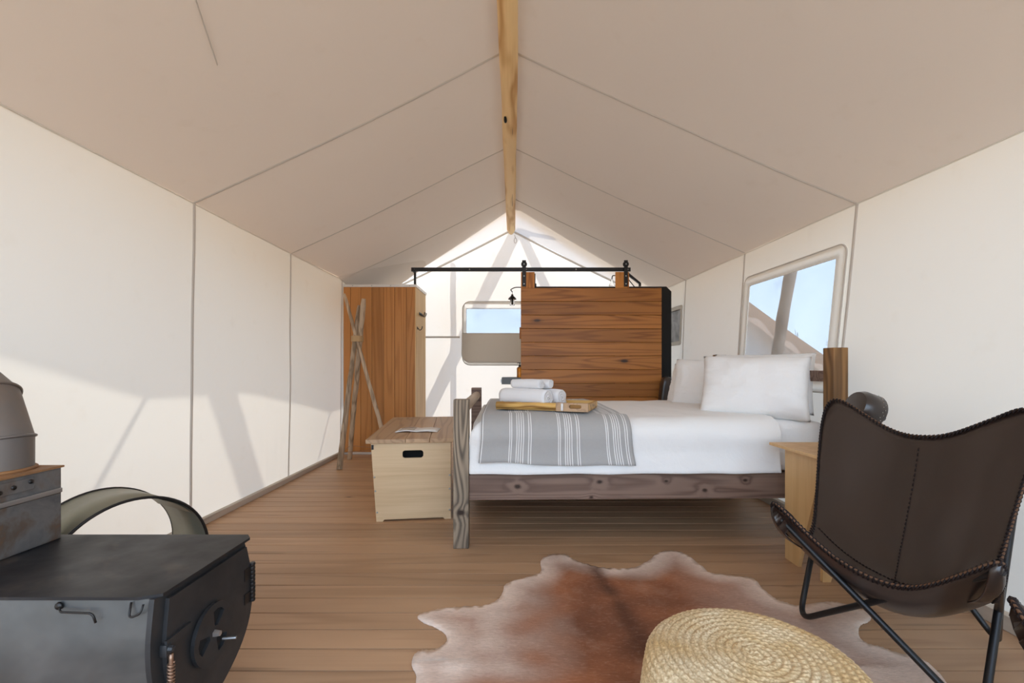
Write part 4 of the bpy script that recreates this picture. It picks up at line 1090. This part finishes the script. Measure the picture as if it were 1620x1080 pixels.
mb = MB(); mb.tube(smooth_path([(.225, y0_+.000, .462), (.235, y0_-.014, .455), (.31, y0_-.014, .452), (.315, y0_-.012, .43)], .015), .0024, 6); mb.lathe([(0, .006), (.008, .004), (.009, 0)], 10, Matrix.Translation((.222, y0_+.000, .462)) @ Matrix.Rotation(pi/2, 4, 'X')); mb.build('wire_hook', M['black'], sv, smooth=True)
MB().tube(smooth_path([(XE-.05, y0_+.000, .47), (XE-.045, y0_-.014, .44), (XE-.02, y0_-.012, .45), (XE-.018, y0_-.006, .468)], .015), .0024, 6).build('wire_hook', M['black'], sv, smooth=True)
# oven box on top
ov = thing('stove_oven', 'rust-streaked steel box sitting on the stove top beneath the flue', 'oven', (-1.53, 1.265, .481))
bx0, bx1, by0, by1, bh = -.15, .148, -.16, .127, .222
MB().box(bx0, bx1, by0, by1, 0, bh-.006, bev=.003).build('body', M['rusty'], ov)
MB().box(bx0-.004, bx1+.006, by0-.004, by1+.004, bh-.006, bh, bev=.001).build('top_plate', M['rust'], ov)
MB().box(bx1, bx1+.010, by0+.04, by1-.006, .142, .156, bev=.002).build('drip_rail', M['steel'], ov)
MB().box(bx1, bx1+.004, by0+.03, by1-.006, .004, .140, bev=.001).build('side_plate', M['rusty'], ov)
for q, yy in enumerate((-.045, -.01, .035)):
    MB().lathe([(0, .008), (.006, .007), (.008, 0)], 8, Matrix.Translation((bx1, yy, .183+.006*q)) @ Matrix.Rotation(pi/2, 4, 'Y')).build('bolt', M['black'], ov, smooth=True)
MB().box(bx1, bx1+.004, -.055, .045, .172, .206, bev=.001).build('bolt_plate', M['rusty'], ov)
MB().box(bx1, bx1+.012, by0+.008, by0+.03, .12, .20, bev=.003).build('catch', M['steel'], ov)
# flue elbow
FC = Vector((-1.505, 1.305, .703)); fr = .093
fl_ = thing('flue_pipe', 'segmented grey-brown flue elbow rising from the steel box towards the wall', 'flue', FC)
pth = [Vector((0, 0, 0)), Vector((0, 0, .085)), Vector((-.045, .008, .195)), Vector((-.15, .02, .27)), Vector((-.26, .03, .29)), Vector((-.425, .04, .29))]
def mitre_rings(pth, r, n=28):
    rings = []
    for i, p in enumerate(pth):
        d0 = (pth[i]-pth[i-1]).normalized() if i else (pth[1]-pth[0]).normalized()
        d1 = (pth[i+1]-pth[i]).normalized() if i < len(pth)-1 else d0
        m_ = (d0+d1).normalized(); k_ = 1/max(.5, m_.dot(d0)); y_ = Vector((0, 1, 0)); y_ = (y_-m_*y_.dot(m_)).normalized(); x_ = y_.cross(m_)
        rings.append((p, x_*k_*r, y_*r))
    return rings
RG = mitre_rings(pth, fr)
for i in range(len(RG)-1):
    mb = MB(); rows = []
    for (p, x_, y_) in (RG[i], RG[i+1]):
        rows.append([p+x_*cos(2*pi*q/28)+y_*sin(2*pi*q/28) for q in range(28)])
    mb.quadgrid(rows, closed_v=True); mb.build('pipe_section', M['pipe'], fl_, smooth=True)
for (p, x_, y_) in RG[1:-1]:
    mb = MB(); mb.tube([p+(x_*cos(2*pi*q/40)+y_*sin(2*pi*q/40))*1.01 for q in range(40)], .0045, 6, closed=True); mb.build('crimp_ring', M['pipe'], fl_, smooth=True)
mb = MB(); mb.tube([Vector((0, 0, .003))+Vector((fr*1.02*cos(2*pi*q/40), fr*1.02*sin(2*pi*q/40), 0)) for q in range(40)], .006, 6, closed=True); mb.build('collar', M['rust'], fl_, smooth=True)

# hoop log holder
hp = thing('log_hoop', 'olive metal hoop with black rims standing behind the wood stove', 'hoop', (-1.52, 1.745, .26))
ax = Vector((-.88, .475, 0)).normalized(); pp = Vector((-ax.y, ax.x, 0))*-1; RH = .256; HW = .275
mb = MB(); rows = []
for e in (-.5, .5): rows.append([ax*HW*e+pp*RH*cos(2*pi*q/72)+Vector((0, 0, RH*sin(2*pi*q/72))) for q in range(72)])
mb.quadgrid(rows, closed_v=True); o = mb.build('band', M['hoop'], hp, smooth=True); s = o.modifiers.new('s', 'SOLIDIFY'); s.thickness = .004
for e in (-.5, .5):
    mb = MB(); mb.tube([ax*HW*e+pp*RH*cos(2*pi*q/72)+Vector((0, 0, RH*sin(2*pi*q/72))) for q in range(72)], .0055, 8, closed=True); mb.build('rim', M['black'], hp, smooth=True)
mb = MB(); A_ = [R(38+1.2*q) for q in range(24)]
mb.quadgrid([[ax*HW*e*.96+pp*(RH-.010)*cos(a)+Vector((0, 0, (RH-.010)*sin(a))) for e in (-.5, .5)] for a in A_]); mb.build('lap_joint', M['hoop'], hp, smooth=True)
